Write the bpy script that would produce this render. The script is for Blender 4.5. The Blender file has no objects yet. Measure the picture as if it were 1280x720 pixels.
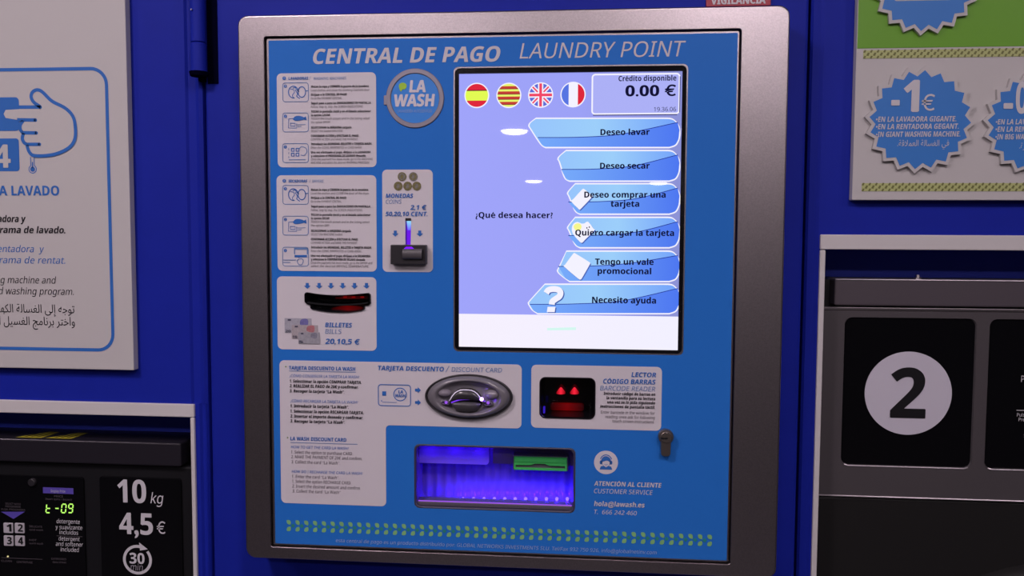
import bpy, bmesh, math, random
from mathutils import Vector, Matrix
from mathutils.geometry import tessellate_polygon
random.seed(4)
SC = bpy.context.scene
COL = SC.collection
PI = math.pi

# ------------------------------------------------------------------ camera, world, exposure, lamps
FPX = 1058.83                       # focal length in pixels of a 1280 px wide frame
CAM = Vector((0.1015, -1.0215, 1.4129))
PITCH, YAW, ROLL = 0.06377, 0.09034, 0.00451
def _rot():
    a, b, c = PITCH, YAW, ROLL
    Rx = Matrix(((1,0,0),(0,math.cos(a),-math.sin(a)),(0,math.sin(a),math.cos(a))))
    Ry = Matrix(((math.cos(b),0,math.sin(b)),(0,1,0),(-math.sin(b),0,math.cos(b))))
    Rz = Matrix(((math.cos(c),-math.sin(c),0),(math.sin(c),math.cos(c),0),(0,0,1)))
    return Rz @ Rx @ Ry
ROT = _rot()
def _w(v): return Vector((v[0], v[2], -v[1]))
RIGHT, DOWN, FWD = _w(ROT[0]), _w(ROT[1]), _w(ROT[2])
cd = bpy.data.cameras.new('camera'); cam = bpy.data.objects.new('camera', cd); COL.objects.link(cam)
M4 = Matrix.Identity(4)
for i, ax in enumerate((RIGHT, -DOWN, -FWD)):
    for j in range(3): M4[j][i] = ax[j]
M4.translation = CAM
cam.matrix_world = M4
cd.sensor_width = 36.0; cd.lens = FPX / 1280 * 36; cd.clip_start = 0.02; cd.clip_end = 100
SC.camera = cam
SC.view_settings.view_transform = 'Standard'; SC.view_settings.look = 'None'
SC.view_settings.exposure = 0.0; SC.view_settings.gamma = 1.0; SC.view_settings.use_curve_mapping = False
W = bpy.data.worlds.new('world'); SC.world = W; W.use_nodes = True
W.node_tree.nodes['Background'].inputs[0].default_value = (0.10, 0.085, 0.12, 1)
W.node_tree.nodes['Background'].inputs[1].default_value = 0.10
LAMP_TINT = (1.0, 0.785, 0.87)
CEIL = 2.45
# ceiling lamps near the terminal: x, y, watts
LAMPS = [(-0.75, -1.05, 7.2), (0.45, -1.35, 4.4), (-1.9, -1.6, 2.4), (1.75, -1.5, 3.2), (-0.6, -2.8, 3), (0.9, -2.9, 2.2)]

def q(px, py, Y=0.0):
    """the point of the plane y=Y that the photograph shows at (px, py): (x, z)"""
    d = FWD + RIGHT*((px-640)/FPX) + DOWN*((py-360)/FPX)
    t = (Y - CAM.y)/d.y
    p = CAM + d*t
    return (p.x, p.z)
def rect(x0, y0, x1, y1, Y=0.0):
    xm, ym = (x0+x1)/2, (y0+y1)/2
    return (q(x0,ym,Y)[0], q(xm,y1,Y)[1], q(x1,ym,Y)[0], q(xm,y0,Y)[1])   # x0,z0,x1,z1
U = 0.00097                         # about one photograph pixel, in metres, on the terminal

# ------------------------------------------------------------------ materials
def s2l(c):
    c /= 255.0
    return c/12.92 if c <= 0.04045 else ((c+0.055)/1.055)**2.4
def rgb(r, g, b): return (s2l(r), s2l(g), s2l(b), 1)
MATS = {}
def mat(name, col, rough=0.5, metal=0.0, spec=0.5, emit=None, es=1.0, bump=0.0, bscale=200.0, var=0.0, trans=0.0):
    m = bpy.data.materials.new(name); m.use_nodes = True
    nt = m.node_tree; b = nt.nodes['Principled BSDF']
    col = tuple(col[:3]) + (1,)
    b.inputs['Base Color'].default_value = col
    b.inputs['Roughness'].default_value = rough
    b.inputs['Metallic'].default_value = metal
    b.inputs['Specular IOR Level'].default_value = spec
    if trans: b.inputs['Transmission Weight'].default_value = trans
    if emit:
        b.inputs['Emission Color'].default_value = tuple(emit[:3]) + (1,)
        b.inputs['Emission Strength'].default_value = es
    if bump or var:
        tc = nt.nodes.new('ShaderNodeTexCoord'); n = nt.nodes.new('ShaderNodeTexNoise')
        n.inputs['Scale'].default_value = bscale; n.inputs['Detail'].default_value = 4
        nt.links.new(tc.outputs['Object'], n.inputs['Vector'])
        if bump:
            bp = nt.nodes.new('ShaderNodeBump'); bp.inputs['Strength'].default_value = bump; bp.inputs['Distance'].default_value = 0.001
            nt.links.new(n.outputs['Fac'], bp.inputs['Height']); nt.links.new(bp.outputs['Normal'], b.inputs['Normal'])
        if var:
            r = nt.nodes.new('ShaderNodeValToRGB')
            r.color_ramp.elements[0].position = 0.3; r.color_ramp.elements[1].position = 0.7
            r.color_ramp.elements[0].color = tuple(c*(1-var) for c in col[:3])+(1,)
            r.color_ramp.elements[1].color = tuple(min(1,c*(1+var)) for c in col[:3])+(1,)
            nt.links.new(n.outputs['Fac'], r.inputs['Fac']); nt.links.new(r.outputs['Color'], b.inputs['Base Color'])
    MATS[name] = m
    return m
def grad(name, c0, c1, axis=0, es=1.0, stops=None):
    """picture on the lit display: a two-colour blend across the part"""
    m = mat(name, (0.004,0.004,0.006), rough=0.015, spec=0.5)
    nt = m.node_tree; b = nt.nodes['Principled BSDF']
    tc = nt.nodes.new('ShaderNodeTexCoord'); sp = nt.nodes.new('ShaderNodeSeparateXYZ'); r = nt.nodes.new('ShaderNodeValToRGB')
    nt.links.new(tc.outputs['Generated'], sp.inputs[0]); nt.links.new(sp.outputs[axis], r.inputs['Fac'])
    r.color_ramp.elements[0].color = c0; r.color_ramp.elements[1].color = c1
    for pos, c in (stops or []):
        e = r.color_ramp.elements.new(pos); e.color = c
    nt.links.new(r.outputs['Color'], b.inputs['Emission Color']); b.inputs['Emission Strength'].default_value = es
    return m
def glow(name, c, es=1.0, rough=0.015): return mat(name, (0.004,0.004,0.006), rough=rough, emit=c, es=es)

wall_blue = mat('wall_blue_paint', (0.010,0.021,0.34), rough=0.50, spec=0.12, bump=0.04, bscale=25, var=0.03)
cavity = mat('cavity_blue', (0.03,0.055,0.60), rough=0.6)
white_trim = mat('white_trim', (0.62,0.60,0.60), rough=0.45)
steel = mat('brushed_steel', (0.48,0.435,0.45), rough=0.33, metal=1.0, bump=0.10, bscale=700, var=0.10)
edge_steel = mat('steel_edge', (0.60,0.55,0.56), rough=0.28, metal=1.0)
vinyl = mat('blue_vinyl', (0.022,0.175,0.62), rough=0.42, spec=0.15)
card = mat('card_white', (0.66,0.63,0.67), rough=0.42, spec=0.35)
poster_white = mat('poster_white', (0.54,0.525,0.52), rough=0.45, spec=0.35)
ink_blue = mat('ink_blue', (0.03,0.15,0.50), rough=0.5, spec=0.3)
ink_light = mat('ink_light_blue', (0.14,0.25,0.50), rough=0.5, spec=0.3)
ink_black = mat('ink_black', (0.012,0.010,0.014), rough=0.5, spec=0.3)
ink_grey = mat('ink_grey', (0.10,0.085,0.10), rough=0.5, spec=0.3)
ink_white = mat('ink_white', (0.60,0.59,0.62), rough=0.5, spec=0.3)
black_gloss = mat('black_gloss', (0.006,0.006,0.008), rough=0.12)
black_matt = mat('black_matt', (0.008,0.008,0.010), rough=0.55, spec=0.25)
dark_plastic = mat('dark_plastic', (0.022,0.020,0.024), rough=0.4)

# ------------------------------------------------------------------ mesh building
TXT = bpy.data.curves.new('lettering_curve', 'FONT')
TXO = bpy.data.objects.new('lettering_curve', TXT); COL.objects.link(TXO)
GC = {}
for _k in range(24): TXT.materials.append(bpy.data.materials.new('slot'))
def glyphs(s, shear=0.0, res=2, marks=None):
    """outline fill of a line of text; marks gives each character a number that its faces keep"""
    key = (s, shear, res)
    if key not in GC:
        TXT.body = s; TXT.shear = shear; TXT.resolution_u = res
        for i in range(len(s)): TXT.body_format[i].material_index = marks[i] if marks else 0
        dg = bpy.context.evaluated_depsgraph_get(); dg.update()
        e = TXO.evaluated_get(dg); m = e.to_mesh()
        GC[key] = ([(p.co.x, p.co.y) for p in m.vertices], [tuple(p.vertices) for p in m.polygons], [p.material_index for p in m.polygons])
        e.to_mesh_clear()
    return GC[key]
CAPH = 0.714
ACC = {'Ó':'O','É':'E','Í':'I','Á':'A','Ú':'U','ó':'o','é':'e','á':'a','í':'i','ú':'u','ï':'i'}
def styled(ch, bold):
    """plain sans-serif letters and figures in the regular or the bold cut"""
    if 'A' <= ch <= 'Z': return chr((0x1d5d4 if bold else 0x1d5a0) + ord(ch)-65)
    if 'a' <= ch <= 'z': return chr((0x1d5ee if bold else 0x1d5ba) + ord(ch)-97)
    if '0' <= ch <= '9': return chr((0x1d7ec if bold else 0x1d7e2) + ord(ch)-48)
    return ch
def words(t, bold, shear, res):
    b = bold >= .012
    s = ''; marks = []; na = 1
    for c in t:
        k = styled(ACC.get(c, c), b)
        if c in ACC: na += 1; marks.append(na)
        else: marks.append(1 if (k == c and b) else 0)
        s += k
    v, f, m = glyphs(s, shear, res, marks)
    v = [(x, z, 0.0) for x, z in v]; f = list(f); m = list(m)
    n = 1
    for c in t:
        if c not in ACC: continue
        n += 1
        xs = [v[q_][0]-shear*v[q_][1] for p, k in zip(f, m) if k == n for q_ in p]
        xc = (min(xs)+max(xs))/2; zo = .20 if c.isupper() else .05
        av, af, _ = glyphs('´'); am = (min(p[0] for p in av)+max(p[0] for p in av))/2
        k = len(v); v += [(p[0]-am+xc+shear*(p[1]+zo), p[1]+zo, 0.0) for p in av]; f += [tuple(k+q_ for q_ in p) for p in af]; m += [1]*len(af)
    if b:
        w = .008 + max(0, bold-.028)
        v0 = list(v); f0 = list(f); lift = 0
        for dx, dz in ((w,0),(-w,0),(0,w*.6),(0,-w*.6)):
            lift += 1; k = len(v); v += [(p[0]+dx, p[1]+dz, .00003*lift) for p in v0]; f += [tuple(k+q_ for q_ in p) for p in f0]
        f1 = [p for p, k in zip(f0, m) if k == 1]        # marks and signs come from a lighter cut: thicken them
        if f1:
            for dx, dz in ((.020,0),(-.020,0),(0,.016),(0,-.016),(.015,.012),(-.015,-.012),(.015,-.012),(-.015,.012)):
                lift += 1; k = len(v); v += [(p[0]+dx, p[1]+dz, .00003*lift) for p in v0]; f += [tuple(k+q_ for q_ in p) for p in f1]
    return v, f
def rrect(x0, z0, x1, z1, r, n=6):
    pts = []
    for cx, cz, a in ((x1-r,z1-r,0),(x0+r,z1-r,90),(x0+r,z0+r,180),(x1-r,z0+r,270)):
        for k in range(n+1):
            t = math.radians(a + 90*k/n); pts.append((cx+r*math.cos(t), cz+r*math.sin(t)))
    return pts
def ell(cx, cz, rx, rz=None, n=32, a0=0.0):
    rz = rx if rz is None else rz
    return [(cx+rx*math.cos(a0+2*PI*k/n), cz+rz*math.sin(a0+2*PI*k/n)) for k in range(n)]
def smooth(pts, closed=False, n=6):
    out = []; N = len(pts)
    segs = N if closed else N-1
    for i in range(segs):
        g = (lambda k: pts[k % N]) if closed else (lambda k: pts[min(max(k,0),N-1)])
        p0, p1, p2, p3 = g(i-1), g(i), g(i+1), g(i+2)
        for k in range(n):
            t = k/n
            out.append(tuple(0.5*((2*b)+(-a+c)*t+(2*a-5*b+4*c-d)*t*t+(-a+3*b-3*c+d)*t**3) for a,b,c,d in zip(p0,p1,p2,p3)))
    if not closed: out.append(tuple(pts[-1]))
    return out
def pxs(pts, Y, sc=1.0, ox=0.0, oy=0.0):
    return [q(x/sc+ox, y/sc+oy, Y) for x, y in pts]

class MB:
    def __init__(s): s.v = []; s.f = []; s.m = []; s.sm = []; s.mats = []
    def mi(s, m):
        if m not in s.mats: s.mats.append(m)
        return s.mats.index(m)
    def face(s, idx, m, sm=False): s.f.append(tuple(idx)); s.m.append(s.mi(m)); s.sm.append(sm)
    def add(s, vs): k = len(s.v); s.v += [tuple(v) for v in vs]; return k
    def plate(s, loops, y0, y1, m, sides=True, back=False, side_mat=None):
        """flat plate in the XZ plane, front at y0, back at y1; first loop outer, the others holes"""
        flat = [p for l in loops for p in l]
        k = s.add([(x, y0, z) for x, z in flat])
        tris = tessellate_polygon([[Vector((x, z, 0)) for x, z in l] for l in loops])
        for t in tris: s.face([k+i for i in t], m)
        if sides and y1 != y0:
            k2 = s.add([(x, y1, z) for x, z in flat]); o = 0
            for l in loops:
                n = len(l)
                for i in range(n):
                    j = (i+1) % n
                    s.face((k+o+i, k+o+j, k2+o+j, k2+o+i), side_mat or m)
                o += n
            if back:
                for t in tris: s.face([k2+i for i in reversed(t)], m)
        return s
    def loft(s, rings, m, cap0=False, cap1=False, sm=False, closed=True):
        ks = [s.add(r) for r in rings]; n = len(rings[0])
        for a in range(len(rings)-1):
            for i in range(n if closed else n-1):
                j = (i+1) % n
                s.face((ks[a]+i, ks[a]+j, ks[a+1]+j, ks[a+1]+i), m, sm)
        if cap0: s.face([ks[0]+i for i in range(n)], m)
        if cap1: s.face([ks[-1]+i for i in range(n)], m)
        return s
    def rbox(s, x0, z0, x1, z1, r, y0, y1, m, bev=0.001, n=5, back=True):
        """rounded box, front at y0 with a bevelled rim"""
        b = min(bev, r*0.95)
        A = lambda l, y: [(x, y, z) for x, z in l]
        rings = [A(rrect(x0+b,z0+b,x1-b,z1-b,max(r-b,1e-5),n), y0), A(rrect(x0+b*.3,z0+b*.3,x1-b*.3,z1-b*.3,max(r-b*.3,1e-5),n), y0+b*.3),
                 A(rrect(x0,z0,x1,z1,r,n), y0+b), A(rrect(x0,z0,x1,z1,r,n), y1)]
        return s.loft(rings, m, cap0=True, cap1=back)
    def box(s, x0, x1, y0, y1, z0, z1, m):
        k = s.add([(x,y,z) for x in (x0,x1) for y in (y0,y1) for z in (z0,z1)])
        for f in ((0,1,3,2),(4,6,7,5),(0,4,5,1),(2,3,7,6),(0,2,6,4),(1,5,7,3)): s.face([k+i for i in f], m)
        return s
    def ring(s, outer, inner, y0, y1, m, bev=0.0):
        """band between two outlines with equal counts"""
        A = lambda l, y: [(x, y, z) for x, z in l]
        if bev:
            cx = sum(p[0] for p in outer)/len(outer); cz = sum(p[1] for p in outer)/len(outer)
            def mv(l, d):
                o = []
                for x, z in l:
                    L = math.hypot(x-cx, z-cz); o.append((x+(x-cx)/L*d, z+(z-cz)/L*d))
                return o
            rings = [A(outer,y1), A(outer,y0+bev), A(mv(outer,-bev),y0), A(mv(inner,bev),y0), A(inner,y0+bev), A(inner,y1)]
        else: rings = [A(outer,y1), A(outer,y0), A(inner,y0), A(inner,y1)]
        return s.loft(rings, m)
    def stroke(s, pts, w, y, m, closed=False):
        n = len(pts); L = []; R = []
        for i in range(n):
            a = pts[(i-1) % n] if (closed or i) else pts[i]; b = pts[(i+1) % n] if (closed or i < n-1) else pts[i]
            dx, dz = b[0]-a[0], b[1]-a[1]; l = math.hypot(dx, dz) or 1
            L.append((pts[i][0]-dz/l*w/2, y, pts[i][1]+dx/l*w/2)); R.append((pts[i][0]+dz/l*w/2, y, pts[i][1]-dx/l*w/2))
        return s.loft([L, R], m, closed=closed) if n > 1 else s
    def text(s, t, x0, base, x1, cap, Y, m, bold=0.0, shear=0.0, res=2, lift=0.0004, right=False):
        """lettering from px x0 to x1 on the baseline row, capital height in px"""
        v, f = words(t, bold, shear, res)
        if not v: return s
        mn = min(p[0] for p in v); mx = max(p[0] for p in v)
        X0, Z0 = q(x0, base, Y); X1 = q(x1, base, Y)[0]; h = abs(q(x0, base-cap, Y)[1]-Z0)
        if right: Z0 = q(x1, base, Y)[1]
        sx = (X1-X0)/(mx-mn); sz = h/CAPH
        k = s.add([(X0+(a-mn)*sx, Y-lift-d_, Z0+b*sz) for a, b, d_ in v])
        for p in f: s.face([k+i for i in p], m)
        return s
    def cyl(s, c, axis, r0, r1, L, m, n=24, sm=True):
        """cylinder / cone from c along axis"""
        ax = Vector(axis).normalized(); a = ax.orthogonal().normalized(); b = ax.cross(a)
        c = Vector(c); ring = lambda r, d: [c + ax*d + (a*math.cos(2*PI*i/n)+b*math.sin(2*PI*i/n))*r for i in range(n)]
        e = min(r0, r1, L)*0.12
        return s.loft([ring(r0-e,0), ring(r0,e), ring(r1,L-e), ring(r1-e,L)], m, cap0=True, cap1=True, sm=False)
    def rev(s, cx, cz, prof, m, n=40, ex=1.0, ez=1.0, cap=False, sm=True):
        """profile of (radius, y) swept round an axis along y, with elliptical stretch"""
        rings = [[(cx+r*ex*math.cos(2*PI*i/n), y, cz+r*ez*math.sin(2*PI*i/n)) for i in range(n)] for r, y in prof]
        return s.loft(rings, m, cap1=cap, sm=sm)

ORG = {}
def thing(name, label, cat, loc, group=None):
    o = bpy.data.objects.new(name, None); COL.objects.link(o); o.location = loc; o.empty_display_size = 0.05
    o['label'] = label; o['category'] = cat
    if group: o['group'] = group
    ORG[o] = Vector(loc)
    return o
def part(name, mb, parent=None, label=None, kind=None):
    me = bpy.data.meshes.new(name)
    lo = Vector([min(v[i] for v in mb.v) for i in range(3)]); hi = Vector([max(v[i] for v in mb.v) for i in range(3)])
    c = (lo+hi)/2
    me.from_pydata([Vector(v)-c for v in mb.v], [], mb.f)
    loose = len(set(i for f in mb.f for i in f)) < len(mb.v)
    for m in mb.mats: me.materials.append(m)
    for p, k, sm in zip(me.polygons, mb.m, mb.sm): p.material_index = k; p.use_smooth = sm
    bm = bmesh.new(); bm.from_mesh(me); bmesh.ops.remove_doubles(bm, verts=bm.verts, dist=1e-7)
    if loose: bmesh.ops.delete(bm, geom=[v for v in bm.verts if not v.link_faces], context='VERTS')
    bmesh.ops.recalc_face_normals(bm, faces=bm.faces); bm.to_mesh(me); bm.free(); me.update()
    o = bpy.data.objects.new(name, me); COL.objects.link(o)
    ORG[o] = c
    if parent is not None: o.parent = parent; o.location = c - ORG[parent]
    else: o.location = c
    if label: o['label'] = label
    if kind: o['kind'] = kind
    return o

# ------------------------------------------------------------------ the setting
YW = 0.05                                           # front of the blue wall cladding
X_SEAM_L = q(258.5, 330, YW)[0]; X_SEAM_R = q(1005, 330, YW)[0]
tl = q(244, 510, YW); tr = q(1024, 302, YW)
XTL, XTR = tl[0], q(1023.5, 340, YW)[0]
ZTL = q(120, 502, YW)[1]; ZTR = q(1150, 293.7, YW)[1]
ZTLb = q(120, 518, YW)[1]; ZTRb = q(1150, 312.4, YW)[1]
def cladding(name, outline, kind_mat=wall_blue):
    mb = MB()
    mb.plate([outline], YW, YW+0.02, kind_mat)
    return mb
g = 0.0016
# centre service door that carries the terminal
mb = MB(); mb.rbox(X_SEAM_L+g, 0.02, X_SEAM_R-g, 2.38, 0.004, YW, YW+0.02, wall_blue, bev=0.004)
door = part('door_1', mb, kind='structure')
door['label'] = 'blue metal service door that the payment terminal is fixed to'
# hinge barrel of that door
hx = q(248.5, 60, YW-0.012)[0]; hz0 = q(248, 91, YW-0.012)[1]; hz1 = q(248, 54, YW-0.012)[1]
mb = MB()
hy = YW-.0135
mb.cyl((hx, hy, hz0), (0,0,1), 0.0100, 0.0100, hz1-hz0-0.0006, wall_blue, n=28)
mb.cyl((hx, hy, hz1), (0,0,1), 0.0094, 0.0094, 0.10, wall_blue, n=28)
mb.cyl((hx, hy, hz0-0.005), (0,0,1), 0.0105, 0.0118, 0.006, mat('hinge_dark_and_shadow', (0.002,0.002,0.012), rough=0.9, spec=0.0), n=28)
mb.box(hx-0.003, hx+0.004, hy+.005, YW, hz0-0.010, hz1+0.10, MATS['hinge_dark_and_shadow'])
mb.box(hx+0.006, hx+0.020, YW-0.0012, YW, hz0-0.012, hz1+0.10, MATS['hinge_dark_and_shadow'])  # near-black strip painting the barrel's shadow on the wall
part('door_hinge', mb, door)
mb = MB()
mb.cyl((q(250,18,YW)[0], YW-0.0250, q(250,18,YW)[1]), (0,1,0), 0.0010, 0.0012, 0.003, edge_steel, n=10)
part('hinge_pin', mb, door)
# side claddings with the washer bays cut out
XL_BAY, XR_BAY = -1.25, 1.20
mb = MB(); zs = ZTL+.0005
mb.plate([[(-2.6,0),(XL_BAY,0),(XL_BAY,ZTLb),(XTL-0.004,ZTLb),(XTL-0.004,0),(X_SEAM_L-0.014,0),(X_SEAM_L-0.014,zs),(X_SEAM_L-0.025,zs),(X_SEAM_L-0.025,2.45),(-2.6,2.45)]], YW, YW+0.02, wall_blue)
# rolled edge strip next to the seam, wider above the trim
A = lambda x, y: [(x, y, 0), (x, y, 2.45)]
prof = [(-.0, 0.0), (.003, .003), (.55, .003), (.75, .001), (.93, .004), (1, .02)]
for w_, za_, zb_ in ((.014, 0, zs), (.025, zs, 2.45)):
    xx = [X_SEAM_L-w_+(w_-g)*u if u > .004 else X_SEAM_L-w_+u for u, d in prof]
    mb.loft([[(x, YW+d, za_), (x, YW+d, zb_)] for x, (u, d) in zip(xx, prof)], wall_blue, closed=False)
part('wall_left', mb, kind='structure')
mb = MB()
xe = q(1028, 150, YW)[0]
mb.plate([[(X_SEAM_R+0.024,0),(XTR+0.004,0),(XTR+0.004,ZTRb),(XR_BAY,ZTRb),(XR_BAY,0),(2.6,0),(2.6,2.45),(X_SEAM_R+0.024,2.45)]] if XTR+0.004 > X_SEAM_R+0.024 else
         [[(X_SEAM_R+0.0165,0),(XTR+0.004,0),(XTR+0.004,ZTRb),(XR_BAY,ZTRb),(XR_BAY,0),(2.6,0),(2.6,2.45),(X_SEAM_R+0.0165,2.45)]], YW, YW+0.02, wall_blue)
xb = X_SEAM_R+0.024 if XTR+0.004 > X_SEAM_R+0.024 else X_SEAM_R+0.0165
prof = [(xb, YW), (xb-0.004, YW+0.0015), (X_SEAM_R+0.004, YW+0.0008), (X_SEAM_R+0.0015, YW+0.004), (X_SEAM_R+g, YW+0.02)]
mb.loft([[A(x,y)[0], A(x,y)[1]] for x, y in prof], wall_blue, closed=False)
part('wall_right', mb, kind='structure')
# blind back of the bays
mb = MB()
mb.box(-2.6, 2.6, 0.95, 0.97, 0, 2.45, cavity)
for x in (XL_BAY-0.02, XTL+0.012, XTR-0.012, XR_BAY+0.02):
    mb.box(x-0.005, x+0.005, YW+0.021, 0.949, 0.0, 1.6, cavity)
for x0, x1, z in ((XL_BAY, XTL, ZTLb+0.006), (XTR, XR_BAY, ZTRb+0.006)):
    mb.box(x0-0.02, x1+0.02, YW+0.021, 0.949, z, z+0.01, cavity)
for x0, x1, za_, zb_ in ((XL_BAY, XTL+.005, ZTLb-.045, ZTLb+.005), (XTR-.005, XR_BAY, q(1150,352,.07)[1]+.0, ZTRb+.005)):
    mb.box(x0, x1, .128, .138, za_, zb_, cavity)
part('wall_back', mb, kind='structure')
# white trims round the two bays
def trim(name, x0, x1, zt, zb, wv, side):
    mb = MB(); y0, y1 = YW-0.004, YW+0.02
    e = 0.0008
    mb.rbox(x0, zb, x1, zt, 0.0012, y0, y1, white_trim, bev=0.001, n=2)
    xa, xc = (x1-wv, x1) if side > 0 else (x0, x0+wv)
    mb.rbox(xa, 0.0, xc, zb-e, 0.0012, y0, y1, white_trim, bev=0.001, n=2)
    xa, xc = (x0, x0+wv) if side > 0 else (x1-wv, x1)
    mb.rbox(xa, 0.0, xc, zb-e, 0.0012, y0, y1, white_trim, bev=0.001, n=2)
    part(name, mb, kind='structure')
trim('trim_1', XL_BAY-0.005, XTL, ZTL, ZTLb, 0.0055, 1)
trim('trim_2', XTR, XR_BAY+0.005, ZTR, ZTRb, 0.0066, -1)
# floor and ceiling of the shop
mb = MB(); mb.box(-2.6, 2.6, -24, 0.97, -0.05, 0, mat('floor_tile', (0.05,0.045,0.05), rough=0.45, var=0.1, bscale=6)); part('floor', mb, kind='structure')
mb = MB(); mb.box(-2.6, 2.6, -24, 0.97, CEIL, CEIL+0.05, mat('ceiling_paint', (0.30,0.27,0.29), rough=0.7)); part('ceiling', mb, kind='structure')

# ceiling downlights
lamp_lens = glow('lamp_lens', (1.0,0.88,0.93), 42.0, rough=0.3)
lamp_rim = mat('lamp_rim', (0.55,0.53,0.53), rough=0.4)
def downlight(x, y, r, watts, z=None):
    t = thing('ceiling_downlight', 'round white recessed downlight in the shop ceiling', 'ceiling light', (x, y, CEIL-0.012), 'downlights in the ceiling')
    ring = lambda rr, zz: [(x+rr*math.cos(2*PI*i/32), y+rr*math.sin(2*PI*i/32), zz) for i in range(32)]
    mb = MB(); mb.loft([ring(r*1.15,CEIL), ring(r*1.15,CEIL-0.008), ring(r*1.1,CEIL-0.012), ring(r,CEIL-0.010), ring(r,CEIL)], lamp_rim); part('lamp_rim', mb, t)
    mb = MB(); mb.loft([ring(r,CEIL-0.008), ring(r*.97,CEIL-0.020), ring(r*.85,CEIL-0.032), ring(r*.6,CEIL-0.041), ring(r*.3,CEIL-0.045)], lamp_lens, cap1=True); part('diffuser', mb, t)
    if watts:
        ld = bpy.data.lights.new('downlight', 'AREA'); ld.shape = 'DISK'; ld.size = 2*r; ld.energy = watts; ld.color = LAMP_TINT
        lo = bpy.data.objects.new('downlight_lamp', ld); COL.objects.link(lo); lo.parent = t; lo.location = (0, 0, -0.036)
for x, y, w in LAMPS: downlight(x, y, 0.14, w)
# the ones whose reflections the touch screen shows
for px, py, wpx in ((643,163,33), (667,226,21), (823,228.5,21)):
    d = FWD + RIGHT*((px-640)/FPX) + DOWN*((py-360)/FPX)
    t = (0.007-CAM.y)/d.y; p = CAM + d*t
    r = Vector((d.x, -d.y, d.z)); k = (CEIL-0.007-p.z)/r.z
    h = p + r*k
    if h.y > -23.5: downlight(h.x, h.y, wpx/FPX*(t+k)/2, 0)

# ------------------------------------------------------------------ payment terminal
YP, YO, YC, YT = 0.0040, 0.0034, 0.0030, 0.0028     # steel door plate, blue overlay, white cards, printing
T = thing('payment_terminal', 'wall-mounted steel framed payment terminal with bright blue front and lit touch screen', 'payment machine', (0.0, YW, 1.0))
FX0, FZ0, FX1, FZ1 = -0.3305, 0.9990, 0.3305, 1.6785
x0, x1 = q(328.5,60)[0], 0
x0 = (q(329,90)[0]+q(333,360)[0]+q(340,670)[0])/3; x1 = (q(925.5,60)[0]+q(923,360)[0]+q(912,690)[0])/3
z1 = (q(340,47.3)[1]+q(620,38.8)[1]+q(910,35.2)[1])/3; z0 = (q(350,683)[1]+q(620,696.5)[1]+q(900,705)[1])/3
IX0, IZ0, IX1, IZ1 = x0, z0, x1, z1
A3 = lambda l, y: [(x, y, z) for x, z in l]
n = 8
mb = MB()
def fr(i, r): return rrect(FX0+i, FZ0+i, FX1-i, FZ1-i, r, n)
def ir(i, r): return rrect(IX0-i, IZ0-i, IX1+i, IZ1+i, r, n)
mb.loft([A3(fr(0,.013),YW), A3(fr(0,.013),.003), A3(fr(.0004,.0126),.0012), A3(fr(.0012,.012),.0003), A3(fr(.0024,.011),0.0)], steel, sm=True)
mb.loft([A3(fr(.0024,.011),0.0), A3(ir(.0003,.0037),0.0)], steel)
mb.loft([A3(ir(.0003,.0037),0.0), A3(ir(0,.0034),.0003), A3(ir(0,.0034),.016)], steel)
part('frame', mb, T, 'brushed stainless steel surround')
# openings
def R(x0, y0, x1, y1, r, Y=YP, n=5, grow=0.0):
    a = rect(x0, y0, x1, y1, Y); return rrect(a[0]-grow, a[1]-grow, a[2]+grow, a[3]+grow, r+grow, n)
scr = rect(568.5, 83.5, 855.5, 440, YP); TRAY = rect(519, 558.5, 718, 637, YP)
BARW = rect(674.5, 472, 744, 523, YC)
H_scr = lambda gr: rrect(scr[0]-gr, scr[1]-gr, scr[2]+gr, scr[3]+gr, .006, 5)
H_tray = lambda gr: rrect(TRAY[0]-gr, TRAY[1]-gr, TRAY[2]+gr, TRAY[3]+gr, .007, 5)
H_bar = lambda gr: rrect(BARW[0]-gr, BARW[1]-gr, BARW[2]+gr, BARW[3]+gr, .007, 5)
# the smile-shaped mouth of the note reader
sc_, ox_, oy_ = 6.857, 340, 340
BILL = pxs(smooth([(300,172),(420,190),(565,196),(700,190),(830,178)], n=4) + [(848,192),(850,270),(836,284),(800,288),(797,318)] +
           smooth([(790,326),(700,342),(600,348),(480,342),(340,318)], n=4) + [(328,305),(328,283),(296,272),(280,255),(278,190),(285,177)], YC, sc_, ox_, oy_)
COINSLIT = [q(506.6,273,YC), q(514,273,YC), q(513.2,311,YC), q(506.8,311,YC)]
def grow(l, d):
    cx = sum(p[0] for p in l)/len(l); cz = sum(p[1] for p in l)/len(l)
    o = []
    for x, z in l:
        L = math.hypot(x-cx, z-cz); o.append((x+(x-cx)/L*d, z+(z-cz)/L*d))
    return o
gp = 0.0015
mb = MB()
px0, pz0, px1, pz1 = IX0+gp, IZ0+gp, IX1-gp, IZ1-gp
holes = [H_scr(0), H_tray(0), H_bar(.001), grow(BILL,.001), grow(COINSLIT,.0005)]
mb.plate([rrect(px0+.001,pz0+.001,px1-.001,pz1-.001,.002,3)]+holes, YP-.0004, YP+.004, steel)
mb.loft([A3(rrect(px0+.001,pz0+.001,px1-.001,pz1-.001,.002,3),YP-.0004), A3(rrect(px0,pz0,px1,pz1,.003,3),YP+.0006), A3(rrect(px0,pz0,px1,pz1,.003,3),YP+.012)], edge_steel)
part('front_panel', mb, T, 'steel door plate with a bright rim')
mb = MB(); e = .0024
mb.plate([rrect(px0+e+.001,pz0+e,px1-e,pz1-e-.0006,.001,2), H_scr(.0016), H_tray(.0012), H_bar(.0015), grow(BILL,.0015), grow(COINSLIT,.001)], YO, YP-.0004, vinyl)
part('graphic_overlay', mb, T, 'bright blue printed front sheet')

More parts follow.
